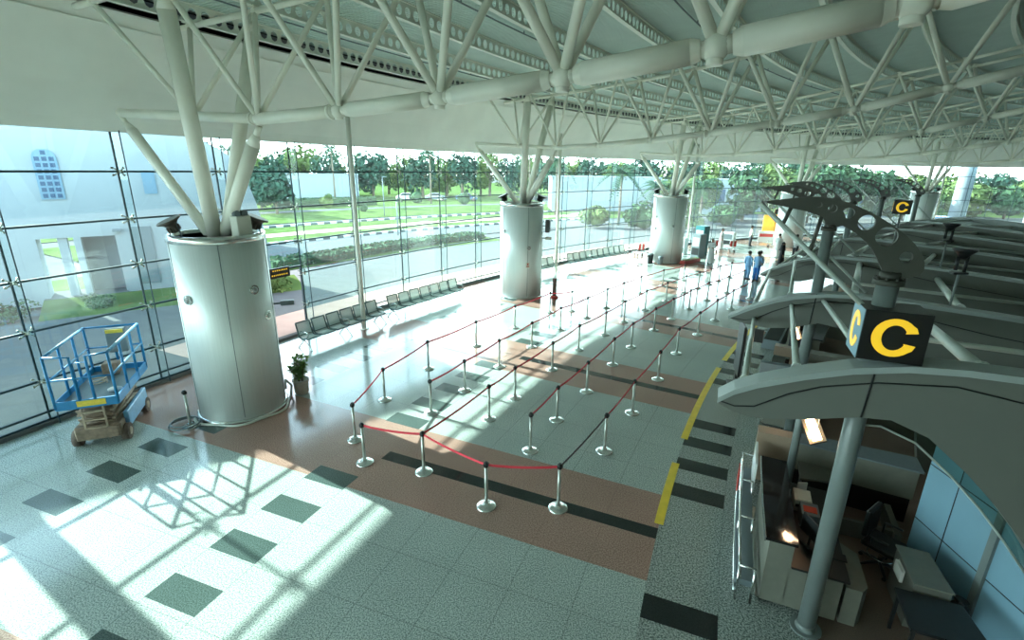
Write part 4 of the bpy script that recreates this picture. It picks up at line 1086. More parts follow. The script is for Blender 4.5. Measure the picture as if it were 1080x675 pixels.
# tall dark display panel on the hall side, small screen below the nearest wing
c = P3(55.62, 15.2, 0); T = thing('display_stand', 'tall black display stand beside the yellow floor line', 'display', P3(55.55, 15.75, 0), ROT(15.7)+.28)
m = MB(); m.box((0, 0, 1.2), (.85, .07, 1.55), bev=.015); m.build('screen', M['black'], T, world=False)
m = MB(); m.box((0, -.05, 1.2), (.78, .04, 1.4), bev=.01); m.build('back_cover', M['grey'], T, world=False)
m = MB(); m.box((0, 0, .22), (.25, .08, .4)); m.box((0, 0, .02), (.7, .4, .04), bev=.01); m.build('stand', M['black'], T, world=False)
c = P3(55.2, 11.5, 0); T = thing('side_screen', 'small dark screen hanging below the left tip of the nearest wing', 'screen', P3(55.15, 10.0, 2.2), ROT(10))
m = MB(); m.box((0, 0, 0), (.10, .30, .36), bev=.01); m.build('body', M['black'], T, world=False); m = MB(); m.tube((0, 0, .18), (0, 0, .75), .012, n=6); m.build('hanger', M['mast'], T, world=False)
T = thing('side_screen', 'small dark screen below the left tip of the second wing', 'screen', P3(55.1, 14.6, 2.0), ROT(14.6))
m = MB(); m.box((0, 0, 0), (.10, .34, .36), bev=.01); m.build('body', M['black'], T, world=False); m = MB(); m.tube((0, 0, .18), (0, 0, .6), .012, n=6); m.build('hanger', M['mast'], T, world=False)
# dark leaning boards beside the third counter
T = thing('luggage_belt', 'dark sloping luggage belt beside the third counter', 'conveyor', P3(55.1, 21.5, 0), ROT(21.5)); m = MB(); m.prism([(-1.4, -.3, 0), (1.4, -.3, 0), (1.4, -.3, .9), (-1.4, -.3, .35)], (0, .6, 0)); m.build('body', M['grey'], T, world=False); m = MB(); m.prism([(-1.38, -.24, .36), (1.38, -.24, .91), (1.38, -.24, .93), (-1.38, -.24, .38)], (0, .48, 0)); m.build('belt', M['black'], T, world=False)

# ================= NEAR DRUM THREE AND BEYOND =================
def bin_(r, a, mt, lab, rr_=.2, h=.62):
    c = P3(r, a, 0); T = thing('bin', lab, 'bin', c); m = MB(); m.lathe([(rr_*.85, 0), (rr_, h*.9), (rr_*1.05, h*.92), (rr_*1.05, h)], c, 18); m.build('body', M[mt], T); m = MB(); m.lathe([(rr_*1.06, h), (rr_*.9, h+.06), (.001, h+.09)], c, 18); m.build('lid', M['grey'], T)
bin_(66.6, 32.2, 'black', 'dark round bin at the left foot of the third drum')
bin_(65.9, 32.35, 'grey', 'grey round bin at the foot of the third drum, right of the dark one', .18, .5)
def trolley(r, a, lab, rot=0):
    T = thing('luggage_trolley', lab, 'trolley', P3(r, a, 0), ROT(a)+rot, 'luggage trolleys'); W_ = dict(world=False)
    m = MB(); m.box((0, 0, .22), (.9, .5, .04), bev=.01); m.path([(.4, -.25, .24), (.45, -.25, .55), (.45, .25, .55), (.4, .25, .24)], .02, 6); m.build('platform', M['chrome'], T, **W_)
    m = MB(); m.path([(-.42, -.26, .24), (-.55, -.26, 1.02), (-.55, .26, 1.02), (-.42, .26, .24)], .022, 6); m.build('handle_frame', M['chrome'], T, **W_)
    m = MB(); m.box((-.5, 0, .72), (.03, .46, .45)); m.build('sign_plate', M['redpl'], T, **W_)
    m = MB(); m.box((-.518, 0, .72), (.01, .12, .45)); m.build('white_stripe', M['whitep'], T, **W_)
    for x, y in ((.35, 0), (-.38, .2), (-.38, -.2)):
        m = MB(); m.tube((x, y-.03, .1), (x, y+.03, .1), .1, n=12); m.build('wheel', M['tyre'], T, **W_)
trolley(69.2, 34.0, 'luggage trolley with red plate at the far end of the long bench', 1.2)
trolley(68.7, 34.9, 'luggage trolley with red plate just left of the third drum', 1.4)
def machine(r, a, d, mt, lab, cat='machine', scr=True, rot=0.0, name='kiosk'):
    T = thing(name, lab, cat, P3(r, a, 0), ROT(a)+rot); m = MB(); m.box((0, 0, d[2]/2), d, bev=.03); m.build('body', M[mt], T, world=False)
    if scr: m = MB(); m.box((-d[0]/2-.006, 0, d[2]*.68), (.012, d[1]*.75, d[2]*.35)); m.build('front_panel', M['whitep'] if mt != 'whitep' else M['grey'], T, world=False); m = MB(); m.box((-d[0]/2-.01, 0, d[2]*.28), (.02, d[1]*.8, d[2]*.3)); m.build('lower_door', M['black'], T, world=False)
machine(66.0, 36.6, (.8, .7, 1.75), 'grey', 'tall grey machine right behind the third drum')
machine(66.7, 37.8, (.7, .8, 2.2), 'teal', 'tall dark teal kiosk behind the man in the white robe')
machine(67.6, 36.8, (.5, .8, 1.3), 'whitep', 'white cabinet between the third drum and the grey machine')
machine(68.4, 43.0, (.6, 1.0, 1.2), 'whitep', 'white desk near the glass behind the seated group', rot=.3)
T = thing('flower_bed', 'low red and green planter at the foot of the third drum', 'planter', P3(65.0, 34.4, 0), ROT(34.4)); m = MB(); m.box((0, 0, .12), (2.0, .4, .24), bev=.02); m.build('box', M['redpl'], T, world=False)
m = MB(); rnd = random.Random(5)
for i in range(160):
    b = Vector((rnd.uniform(-.95, .95), rnd.uniform(-.18, .18), .22)); d = Vector((rnd.uniform(-1, 1), rnd.uniform(-1, 1), rnd.uniform(.4, 1.4))).normalized()*.16; s = d.orthogonal().normalized()*.03
    m.add([b, b+d*.5+s, b+d, b+d*.5-s], [(0, 1, 2, 3)])
m.build('foliage', M['leaf'], T, world=False)
# banners by the far entrance
def banner(r, a, z0, w, h, mt, lab, stripes=None):
    T = thing('banner', lab, 'banner', P3(r, a, z0), ROT(a)+PI/2+.9); m = MB(); m.box((0, 0, h/2), (w, .04, h), bev=.005); m.build('board', M[mt], T, world=False)
    if stripes:
        for z, hh, x, ww in stripes: m = MB(); m.box((x, -.024, z), (ww, .008, hh)); m.box((x, .024, z), (ww, .008, hh)); m.build('red_band', M['redpl'], T, world=False)
    m = MB()
    for s in (-1, 1): m.tube((s*w*.45, 0, 0), (s*w*.45, 0, -z0), .02, n=6); m.box((s*w*.45, 0, -z0+.01), (.05, .3, .02))
    m.build('feet', M['grey'], T, world=False)
banner(67.8, 46.6, .15, 1.3, 1.0, 'whitep', 'white barrier with red bands, left one by the far entrance', [(.62, .28, 0, 1.1)])
banner(67.3, 48.8, .15, 1.9, 1.0, 'whitep', 'white barrier with red bands, right one by the far entrance', [(.70, .2, 0, 1.7), (.35, .2, .1, 1.5)])
T = thing('entrance_banner', 'bright yellow-orange poster on the glass by the far entrance', 'poster', P3(70.3, 49.8, .55), ROT(49.8)); m = MB(); m.box((0, 0, .85), (2.5, .05, 1.75)); m.build('poster', M['orange'], T, world=False)
T = thing('wall_sign', 'small dark brown sign above the yellow poster', 'sign', P3(70.3, 50.4, 2.4), ROT(50.4)); m = MB(); m.box((0, 0, .2), (1.3, .06, .42)); m.build('board', M['darkwood'], T, world=False)
T = thing('wall_sign', 'small black sign with yellow lettering hanging over the open glass door', 'sign', P3(70.3, 11.62, 2.38), ROT(11.62)+PI); W_ = dict(world=False); m = MB(); m.box((0, 0, .2), (.98, .05, .36), bev=.006); m.build('board', M['signblack'], T, **W_)
m = MB()
for row, z in ((0, .29), (1, .13)):
    x = -.38
    for i, wd in enumerate([.05, .03, .05, .05, .06, .05, .03, .05, .05] if row else [.05, .05, .06, .03, .05, .05, .05, .06]):
        m.box((x+wd/2, .028, z), (wd*.8, .006, .045)); x += wd+.028
m.build('lettering', M['signyel'], T, **W_)
m = MB(); m.tube((-.3, 0, .38), (-.3, 0, .9), .008, n=5); m.tube((.3, 0, .38), (.3, 0, .9), .008, n=5); m.build('hanger', M['grey'], T, **W_)

T = thing('sign_stand', 'narrow dark brown stand with a red foot right of the second drum', 'stand', P3(65.3, 21.4, 0), ROT(21.4)); m = MB(); m.box((0, 0, .55), (.16, .16, .9), bev=.01); m.build('post', M['darkwood'], T, world=False); m = MB(); m.lathe([(.2, 0), (.2, .06), (.1, .12)], n=16); m.build('foot', M['redpl'], T, world=False)
# ================= PEOPLE =================
def skin_obj(name, verts, edges, radii, mt, parent, sub=2, root=0):
    me = bpy.data.meshes.new(name); me.from_pydata(verts, edges, []); me.materials.append(mt)
    o = bpy.data.objects.new(name, me); COL.objects.link(o); o.parent = parent
    md = o.modifiers.new('skin', 'SKIN'); md.use_smooth_shade = True
    for i, r in enumerate(radii): me.skin_vertices[0].data[i].radius = (r if isinstance(r, tuple) else (r, r)); me.skin_vertices[0].data[i].use_root = (i == root)
    s = o.modifiers.new('sub', 'SUBSURF'); s.levels = 1; s.render_levels = sub
    # freeze into plain mesh
    dg = bpy.context.evaluated_depsgraph_get(); dg.update()
    nm = bpy.data.meshes.new_from_object(o.evaluated_get(dg)); o.modifiers.clear(); o.data = nm; nm.materials.clear(); nm.materials.append(mt)
    for p in nm.polygons: p.use_smooth = True
    return o
def person(r, a, face, label, top, bottom, robe=False, seated=False, arms='down', veil=None, H=1.72):
    T = thing('person', label, 'person', P3(r, a, 0), face); k = H/1.75
    hz = .93*k if not seated else .50
    V_ = []; E_2 = []; R_ = []
    def v(x, y, z, rr_): V_.append((x, y, z)); R_.append(rr_); return len(V_)-1
    def e(i, j): E_2.append((i, j))
    pel = v(0, 0, hz, (.15, .11)); wa = v(0, 0, hz+.17*k, (.125, .10)); ch = v(0, 0, hz+.38*k, (.16, .115)); nk0 = v(0, 0, hz+.52*k, (.07, .06)); nk = v(0, -.01, hz+.59*k, .052)
    e(pel, wa); e(wa, ch); e(ch, nk0); e(nk0, nk)
    hd = v(0, -.02, hz+.68*k, (.075, .09)); hd2 = v(0, -.02, hz+.77*k, (.07, .085)); e(nk, hd); e(hd, hd2)
    for s in (-1, 1):
        hp = v(s*.095, 0, hz-.05, .095*k); e(pel, hp)
        if seated: kn = v(s*.11, -.44, .50, .065); an = v(s*.11, -.42, .09, .042); ft = v(s*.12, -.60, .04, (.04, .03))
        else: kn = v(s*.10, -.02, .50*k, .064*k); an = v(s*.10, .02, .09, .042); ft = v(s*.115, -.14, .035, (.042, .03))
        e(hp, kn); e(kn, an); e(an, ft)
        sh = v(s*.18*k, 0, hz+.48*k, .058); e(ch, sh)
        if arms == 'front': el = v(s*.24, -.06, hz+.22*k, .043); wr = v(s*.14, -.26, hz+.22*k, .03)
        else: el = v(s*.235, .03, hz+.20*k, .043); wr = v(s*.245, -.05, hz-.03, .03)
        e(sh, el); e(el, wr)
        d = (Vector(V_[wr])-Vector(V_[el])).normalized(); pm = Vector(V_[wr])+d*.055; pa_ = v(*pm, (.036, .018)); e(wr, pa_)
        sd = d.cross(Vector((s, 0, 0))).normalized()
        for f in range(4):
            b = pm+d*.03+sd*(f-1.5)*.021; L_ = (.062, .075, .072, .055)[f]
            f0 = v(*b, .009); f1 = v(*(b+d*L_*.5), .0085); f2 = v(*(b+d*L_*.9+Vector((-s*.014, 0, 0))), .007); e(pa_, f0); e(f0, f1); e(f1, f2)
        t0 = v(*(Vector(V_[wr])+d*.03-sd*.032), .011); t1 = v(*(Vector(V_[wr])+d*.075-sd*.052), .009); e(wr, t0); e(t0, t1)
    body = skin_obj('body', V_, E_2, R_, M['skin'], T, 1)
    m = MB(); hz2_ = hz+.745*k
    m.ball((0, -.01, hz2_), .108, 14, .82, 1, 1.15); hd_ = m.build('head', M['skin'], T, world=False)
    m = MB(); m.ball((0, -.125, hz2_-.01), .018, 6, .8, 1, 1.4); m.build('nose', M['skin'], hd_, world=False)
    m = MB()
    for s in (-1, 1): m.ball((s*.035, -.108, hz2_+.02), .011, 6)
    m.build('eyes', M['black'], hd_, world=False)
    m = MB(); m.box((0, -.112, hz2_-.055), (.045, .012, .01)); m.build('mouth', M['redpl'], hd_, world=False)
    m = MB()
    for s in (-1, 1): m.ball((s*.09, 0, hz2_), .022, 6, .5, 1, 1.4)
    m.build('ears', M['skin'], hd_, world=False)
    m = MB(); m.ball((0, .012, hz2_+.03), .115, 14, .86, 1.0, 1.0); m.build('hair' if not veil else 'veil', M[veil] if veil else M['hair'], hd_, world=False)
    # clothes
    def loft(name, rings, mt):
        m = MB(); n = 18; vs = []
        for (cx_, cy_, z, rx, ry) in rings:
            vs += [(cx_+rx*math.cos(2*PI*i/n)*(1+.04*math.sin(5*2*PI*i/n)), cy_+ry*math.sin(2*PI*i/n)*(1+.04*math.cos(4*2*PI*i/n)), z) for i in range(n)]
        m.add(vs, [(j*n+i, j*n+(i+1) % n, (j+1)*n+(i+1) % n, (j+1)*n+i) for j in range(len(rings)-1) for i in range(n)], True); m.build(name, mt, T, world=False)
    zb = .06 if robe and not seated else hz-.12
    if robe: loft('robe', [(0, 0, zb, .24, .20), (0, 0, .5*k+.0 if not seated else hz-.08, .22, .18), (0, 0, hz+.15*k, .17, .14), (0, 0, hz+.38*k, .20, .14), (0, 0, hz+.50*k, .19, .11), (0, 0, hz+.56*k, .07, .06)], M[top])
    else: loft('shirt', [(0, 0, hz-.12, .175, .14), (0, 0, hz+.15*k, .15, .125), (0, 0, hz+.38*k, .185, .135), (0, 0, hz+.50*k, .185, .10), (0, 0, hz+.56*k, .07, .06)], M[top])
    for s in (-1, 1):
        sh = (s*.18*k, 0, hz+.49*k); m = MB()
        if arms == 'front': pts = [sh, (s*.24, -.06, hz+.22*k), (s*.16, -.24, hz+.22*k)]
        else: pts = [sh, (s*.235, .03, hz+.20*k), (s*.243, -.03, hz+.03)]
        m.path(pts, [.075, .065, .055] if robe else [.072, .058, .05], 10); m.build('sleeve', M[top], T, world=False)
        if not robe or seated:
            m = MB()
            if seated: pts = [(s*.09, 0, hz), (s*.11, -.44, .51), (s*.11, -.43, .10)]
            else: pts = [(s*.09, 0, hz+.02), (s*.10, -.02, .5*k), (s*.10, .02, .07)]
            m.path(pts, [.115, .085, .065], 10); m.build('trouser_leg', M[bottom], T, world=False)
        m = MB(); yy = -.50 if seated else -.05; m.box((s*.115, yy, .04), (.09, .26, .07), bev=.02); m.build('shoe', M['black'], T, world=False)
    if veil == 'robe_k': loft('veil_drape', [(0, .02, hz+.30*k, .26, .2), (0, .01, hz+.55*k, .19, .15), (0, .01, hz+.70*k, .12, .12)], M['robe_k'])
    return T
person(59.4, 32.3, 2.2, 'person in blue clothes with bright blue trousers standing at the far end of the queue', 'robe_b', 'robe_b2', arms='front')
person(59.95, 32.35, 2.0, 'person in pale blue shirt just behind the one in bright blue trousers', 'robe_b', 'robe_b', arms='down', H=1.66)
person(60.4, 37.6, 1.2, 'person in a long black robe and veil behind the third wing panel', 'robe_k', 'robe_k', robe=True, veil='robe_k', H=1.68)
person(64.0, 35.2, -.6, 'person in a long white robe and white cap beside the teal kiosk', 'robe_w', 'robe_w', robe=True, veil='robe_w', arms='front', H=1.74)
person(62.9, 41.5, 2.6, 'person in a white shirt, left one of the pair before the fourth drum', 'robe_w', 'robe_w', robe=True, arms='front')
person(62.0, 42.2, 2.2, 'person in a white shirt bending toward a trolley before the fourth drum', 'cloth_w', 'trous', arms='front')
person(60.6, 35.2, 3.0, 'person in dark clothes sitting low beside the far queue end', 'cloth_w', 'trous', seated=True)
T = thing('stool', 'low dark stool under the seated person by the far queue end', 'stool', P3(60.6, 35.2, 0)); m = MB(); m.tube(P3(60.6, 35.2, .36), P3(60.6, 35.2, .40), .2, n=16); m.build('seat', M['grey'], T); m = MB(); m.tube(P3(60.6, 35.2, 0), P3(60.6, 35.2, .36), .06, n=10); m.build('post', M['grey'], T)
person(67.4, 41.0, 1.0, 'person in a white robe standing behind the dark trolleys', 'robe_w', 'robe_w', robe=True, H=1.70)
person(67.6, 44.6, 1.4, 'person in a pale green shirt farther off near the glass', 'box_w', 'trous', H=1.7)
trolley(66.9, 39.8, 'luggage trolley right of the white-robed person', .4)
trolley(66.2, 40.6, 'luggage trolley nearest the person in the white robe and cap', .9)
trolley(61.4, 41.6, 'luggage trolley pushed by the bending person', 2.2)
trolley(66.0, 45.3, 'luggage trolley in front of the far white and red barrier', 1.9)
# ================= OUTDOORS =================
def flat(name, pts, z, mt, kind='structure', lab=None):
    m = MB(); m.add([(x, y, z) for x, y in pts], [tuple(range(len(pts)))]); return m.build(name, mt, kind=kind)
def ring(name, r0, r1, a0, a1, z, mt):
    m = MB(); n = max(2, int((a1-a0)/2))
    for i in range(n+1):
        q = a0+(a1-a0)*i/n; m.v += [P3(r0, q, z), P3(r1, q, z)]
    for i in range(n): m.f.append([2*i, 2*i+2, 2*i+3, 2*i+1]); m.mi.append(0); m.sm.append(False)
    return m.build(name, mt, kind='structure')
flat('ground', [(-260, -60), (330, -60), (330, 420), (-260, 420)], -.12, M['pave'])
ring('forecourt', 70.72, 81.8, A_MIN, 130, -.03, M['asph'])
ring('pink_walk', 70.74, 73.5, 9.5, 40, -.02, M['pave_p'])
ring('lawn', 82.0, 86.5, 12.5, 32, -.04, M['grass'])
ring('lawn', 84.5, 90, 2.5, 13.5, -.04, M['grass'])
ring('road', 86.6, 92.6, 10, 120, -.05, M['asph'])
ring('lawn', 93.2, 104.3, 14, 60, -.05, M['grass'])
ring('lawn', 108, 150, 14, 52, -.05, M['grass'])
ring('pink_walk', 97, 99.5, 18, 50, -.02, M['pave_p'])
ring('path', 121, 124, 10, 120, -.03, M['pave'])
ring('lawn', 96, 140, 56, 110, -.06, M['grass'])
ring('lawn', 150, 260, 0, 120, -.06, M['grass'])
# kerb of light and dark blocks
for (r, a0, a1, nm) in ((92.7, 14, 48, 'inner'), (104.5, 16, 48, 'outer')):
    m = MB(); dk = MB(); da = .42; n = int((a1-a0)/da)
    for i in range(n): arcblock(m if i % 2 else dk, r, r+.35, a0+i*da, a0+(i+1)*da, -.1, .14, 1)
    T = thing('kerb', 'striped dark and white road kerb, %s line beyond the glass' % nm, 'kerb', P3(r, 30, 0)); m.build('white_blocks', M['whitep'], T); dk.build('dark_blocks', M['kerb_d'], T)

def crown(rnd, c, rx, rz_, n, ls, mb, flat_=1.0, clumps=9):
    cl = []
    for _ in range(clumps):
        t = rnd.uniform(0, 2*PI); u = rnd.uniform(-.8, .9); rr_ = math.sqrt(max(0, 1-u*u))*rnd.uniform(.35, .62)
        cl.append((Vector((math.cos(t)*rr_*rx, math.sin(t)*rr_*rx, u*rz_*.6)), rnd.uniform(.36, .55)))
    for i in range(n):
        cc, s = cl[i % clumps]
        d = Vector((rnd.gauss(0, 1), rnd.gauss(0, 1), rnd.gauss(0, 1))); d.normalize(); rad = rnd.uniform(.75, 1.0)
        p = c+cc+Vector((d.x*rx*s*rad, d.y*rx*s*rad, d.z*rz_*s*1.05*rad))
        nn = (d+Vector((rnd.uniform(-.6, .6), rnd.uniform(-.6, .6), rnd.uniform(-.2, .9)))).normalized()
        u_ = nn.orthogonal().normalized(); w_ = nn.cross(u_); t = rnd.uniform(0, 6.28); a = u_*math.cos(t)+w_*math.sin(t); b = nn.cross(a)
        L_ = ls*rnd.uniform(.6, 1.3)
        mb.add([p-a*L_*.5, p-b*L_*.32+nn*L_*.1, p+a*L_*.5, p+b*L_*.32+nn*L_*.1], [(0, 1, 2, 3)])
def tree(x, y, h, rx, kind, lab, seed, n=900, group='trees beyond the road'):
    rnd = random.Random(seed); T = thing('tree', lab, 'tree', (x, y, -.1), 0, group); c = Vector((x, y, 0))
    m = MB(); m.path([c-Vector((0, 0, .2)), c+Vector((.1, 0, h*.3)), c+Vector((.0, .1, h*.62))], [h*.035, h*.026, h*.012], 8)
    for k in range(4):
        t = k*PI/2+rnd.uniform(0, 1); m.path([c+Vector((.05, 0, h*.34)), c+Vector((math.cos(t)*rx*.35, math.sin(t)*rx*.35, h*.55)), c+Vector((math.cos(t)*rx*.6, math.sin(t)*rx*.6, h*.68))], [h*.018, h*.012, h*.006], 6)
    m.build('trunk', M['trunk'], T)
    m = MB(); crown(rnd, c+Vector((0, 0, h*.54)), rx, h*.50, n, rx*.24, m, clumps=11); m.build('crown', M['tree'][kind], T)
def palm(x, y, h, lab, seed, L=2.6):
    rnd = random.Random(seed); T = thing('palm_tree', lab, 'palm tree', (x, y, -.1), 0, 'palm trees outside'); c = Vector((x, y, 0))
    m = MB(); m.path([c-Vector((0, 0, .2)), c+Vector((.05, 0, h*.5)), c+Vector((0, .05, h))], [.17, .13, .11], 10)
    for k in range(14): m.lathe([(.16, 0), (.13, .12)], c+Vector((0, 0, h*k/14)), 10)
    m.build('trunk', M['trunk'], T)
    m = MB(); top = c+Vector((0, 0, h))
    for k in range(22):
        t = k*2.4+rnd.uniform(-.2, .2); el = 1.25-k*.075; d = Vector((math.cos(t), math.sin(t), 0)); pts = []
        for j in range(9):
            s = j/8; pts.append(top+d*L*s*math.cos(el*(1-s*.3))+Vector((0, 0, L*(s*math.sin(el)-s*s*.75))))
        for j in range(8):
            p, q = pts[j], pts[j+1]; sd = d.cross(Vector((0, 0, 1))).normalized(); w = .42*math.sin(PI*min(1, (j+1.2)/9))
            for g in range(2):
                b = p.lerp(q, g/2); bb = p.lerp(q, g/2+.22)
                for s in (-1, 1): m.add([b, bb, bb+sd*s*w+d*.18-Vector((0, 0, w*.5)), b+sd*s*w+d*.12-Vector((0, 0, w*.5))], [(0, 1, 2, 3)])
    m.build('fronds', M['palm'], T)
# treeline on the horizon: positions follow the road arc at about 105-135 m from the hall centre line
rnd = random.Random(11)
spots = []
for i in range(50):
    az = math.radians(-30+i*1.62+rnd.uniform(-.4, .4)); D = (114, 127, 120)[i % 3]
    spots.append((math.sin(az)*D, math.cos(az)*D, rnd.uniform(8.4, 10.6) if az < .53 else rnd.uniform(5.6, 6.8), rnd.uniform(3.4, 4.6), (i*7) % 3))
kn = ['dark green', 'mid green', 'yellowish green']
def where(x, y):
    az = math.degrees(math.atan2(x, y)); 
    if az < -16: return 'behind the low white wall'
    if az < 0: return 'left of the second drum'
    if az < 14: return 'behind the white flat buildings'
    if az < 30: return 'beyond the third drum'
    if az < 40: return 'behind the curved brackets'
    return 'at the far right of the skyline'
cnt = {}
for i, (x, y, h, rx, k) in enumerate(spots):
    w_ = (kn[k], where(x, y)); cnt[w_] = cnt.get(w_, 0)+1
    tree(x, y, h, rx, k, '%s skyline tree %s, %s of these' % (kn[k], w_[1], ORD[cnt[w_]-1]), 100+i, 800)
for i, (x, y, h, rx, k, lab) in enumerate([(21, 68, 5.0, 2.6, 2, 'bright green bushy tree seen just right of the third drum'), (25.5, 69, 5.6, 3.0, 2, 'yellow-green tree right of the third slim post'), (30.5, 67, 6.8, 3.2, 1, 'round green tree seen above the teal kiosk'), (34.5, 66, 6.6, 3.2, 2, 'light green tree above the far queue'), (38.5, 66, 7.6, 3.4, 1, 'green tree above the yellow poster'),
        (43.5, 68, 8.2, 3.6, 1, 'large green tree behind the curved brackets'), (50, 69, 7.2, 3.8, 1, 'broad green tree behind the fifth bracket'), (55.5, 72, 6.2, 3.6, 2, 'pale green tree left of the far drum'), (63, 79, 4.7, 3.8, 2, 'pale green low tree right of the far drum'), (68.5, 77, 5.2, 3.8, 2, 'light green tree near the right edge of the facade'), (74, 76, 4.8, 3.6, 1, 'green tree at the very right edge of the facade'),
        (-32, 68, 6.0, 3.2, 0, 'dark green tree behind the hedge left of the first slim post'), (-38, 76, 6.2, 3.4, 0, 'dark green tree beside the low white wall')]):
    tree(x, y, h, rx, k, lab, 300+i, 1300, 'trees near the forecourt')
for i, (x, y, h, L, lab) in enumerate([(12.6, 60, 6.1, 3.4, 'tall palm in front of the white flat buildings, between the second and third drums'), (18.5, 66, 4.3, 2.6, 'shorter palm right of the tall one before the white buildings'), (21.5, 58, 4.6, 3.0, 'palm partly hidden behind the third drum'), (6.0, 72, 7.4, 3.0, 'slender palm just right of the second drum'),
        (-15, 92, 8.8, 3.0, 'palm rising above the trees left of the second drum'), (-31, 88, 9.2, 3.0, 'palm at the top of the first slim post'), (-43, 78, 8.4, 3.0, 'palm above the low white wall'), (3, 100, 9.6, 3.2, 'palm on the skyline near the second drum legs')]):
    palm(x, y, h, lab, 500+i, L)
# hedges and clipped shrubs
def hedge(pts, w, h, lab):
    T = thing('hedge', lab, 'hedge', (pts[0][0], pts[0][1], 0)); m = MB(); rnd = random.Random(len(lab))
    for (x0, y0), (x1, y1) in zip(pts, pts[1:]):
        L_ = math.hypot(x1-x0, y1-y0); n = int(L_*60)
        dx, dy = (x1-x0)/L_, (y1-y0)/L_
        for i in range(n):
            s = rnd.uniform(0, L_); u = rnd.uniform(-.5, .5)*w; z = rnd.uniform(0, h)
            if rnd.random() < .6: z = h*rnd.uniform(.85, 1.05)
            else: u = math.copysign(w*.5, u)
            p = Vector((x0+dx*s-dy*u, y0+dy*s+dx*u, z)); a = Vector((rnd.uniform(-1, 1), rnd.uniform(-1, 1), rnd.uniform(-.4, .6))).normalized()*.16; b = a.orthogonal().normalized()*.11
            m.add([p-a, p-b, p+a, p+b], [(0, 1, 2, 3)])
        m.box(((x0+x1)/2, (y0+y1)/2, h*.43), (L_, w*.86, h*.86), math.atan2(dy, dx))
    m.build('foliage', M['tree'][1], T)
hedge([(-15.6, 31), (-13.0, 34), (-10.4, 38.2), (-6.8, 43), (-3.2, 46.6)], 1.7, .5, 'low green hedge curving along the forecourt beyond the benches')
hedge([(-37, 78), (-30, 84), (-24, 88)], 1.5, 1.3, 'darker hedge in front of the low white wall')
for i, (x, y, s, k, lab) in enumerate([(-29.5, 80, 1.1, 2, 'ball-shaped yellowish clipped bush near the low white wall'), (-18, 94, 1.2, 1, 'round green bush on the lawn, left one'), (-9, 92, 1.2, 1, 'round green bush on the lawn, right one'), (-22, 74, .7, 1, 'small flat bush on the lawn near the first slim post')]):
    T = thing('clipped_bush', lab, 'bush', (x, y, -.05)); m = MB(); m.tube((x, y, -.1), (x, y, s*.5), .08*s, n=8); crown(random.Random(i), Vector((x, y, s*.9)), s*1.1, s*1.0, 700, .3*s, m, clumps=5); m.ball((x, y, s*.75), s*.85, 14); m.build('foliage', M['tree'][k], T)
for i, (x, y, s, k, lab) in enumerate([(9.5, 57, 1.5, 2, 'yellowish shrub on the lawn between the second and third drums, left one'), (14.5, 55.5, 1.7, 1, 'green shrub in front of the tall palm'), (19.5, 56.5, 1.5, 2, 'yellowish shrub close to the left side of the third drum'), (25.5, 60, 1.6, 1, 'green shrub right of the third drum'), (31.5, 58.5, 1.5, 2, 'yellowish shrub outside above the luggage trolleys')]):
    T = thing('shrub', lab, 'shrub', (x, y, 0)); m = MB(); crown(random.Random(60+i), Vector((x, y, s*.8)), s*1.4, s*.9, 900, .3*s, m, clumps=6); m.ball((x, y, s*.6), s*.6, 12); m.build('foliage', M['tree'][k], T)
# lamp posts
for i, (x, y, h, lab) in enumerate([(-17.2, 67, 5.0, 'thin grey lamp post on the lawn left of the second drum'), (-11, 47.5, 3.2, 'short grey sign post by the striped kerb')]):
    T = thing('lamp_post', lab, 'lamp post', (x, y, 0)); m = MB(); m.tube((x, y, 0), (x, y, h), .07, .05, 8); m.build('pole', M['grey'], T); m = MB(); m.box((x+.25, y, h), (.6, .16, .09), bev=.02); m.build('lamp_head', M['grey'], T)
# white flat buildings
def block(x, y, w, d, h, rz, lab, wins=0):
    T = thing('building', lab, 'building', (x, y, 0), rz); W_ = dict(world=False)
    m = MB(); m.box((0, 0, h/2), (w, d, h)); m.build('wall', M['wallw'], T, **W_)
    m = MB(); m.box((0, 0, h+.1), (w+.2, d+.2, .25)); m.build('parapet', M['wallw'], T, **W_)
    for i in range(wins):
        m = MB(); m.box((-w/2+w*(i+.5)/wins, -d/2-.02, h*.5), (w/wins*.4, .06, h*.4)); m.build('window', M['latt_d'], T, **W_)
block(14.5, 84, 17, 8, 5.0, .0, 'white flat-roofed building behind the palms, left block', 0)
block(26.5, 80, 9, 7, 4.6, -.2, 'white flat-roofed building beside the third drum', 3)
block(42, 86, 16, 8, 4.8, -.4, 'pale building seen above the far queue', 5)
block(58, 88, 20, 8, 4.5, -.5, 'pale low building behind the curved brackets', 6)
block(-40, 104, 16, 6, 4.6, .3, 'low white wall building left of the first slim post', 0)
block(95, 90, 24, 8, 4.6, -.8, 'pale low building at the far right beyond the trees', 6)
# big white building on the left: arched window, round-shouldered wall, open porch
F0 = Vector((-28.5, 15.9, 0)); F1 = Vector((-13.2, 27.05, 0)); d = (F1-F0).normalized(); rz = math.atan2(d.y, d.x); Lf = (F1-F0).length
T = thing('white_building', 'large white rendered building with a rounded shoulder and arched lattice window', 'building', F0, rz); W_ = dict(world=False)
H = 10.2; DP = 1.2
def box3(x0, x1, y0, y1, z0, z1, m): m.box(((x0+x1)/2, (y0+y1)/2, (z0+z1)/2), (x1-x0, y1-y0, z1-z0))
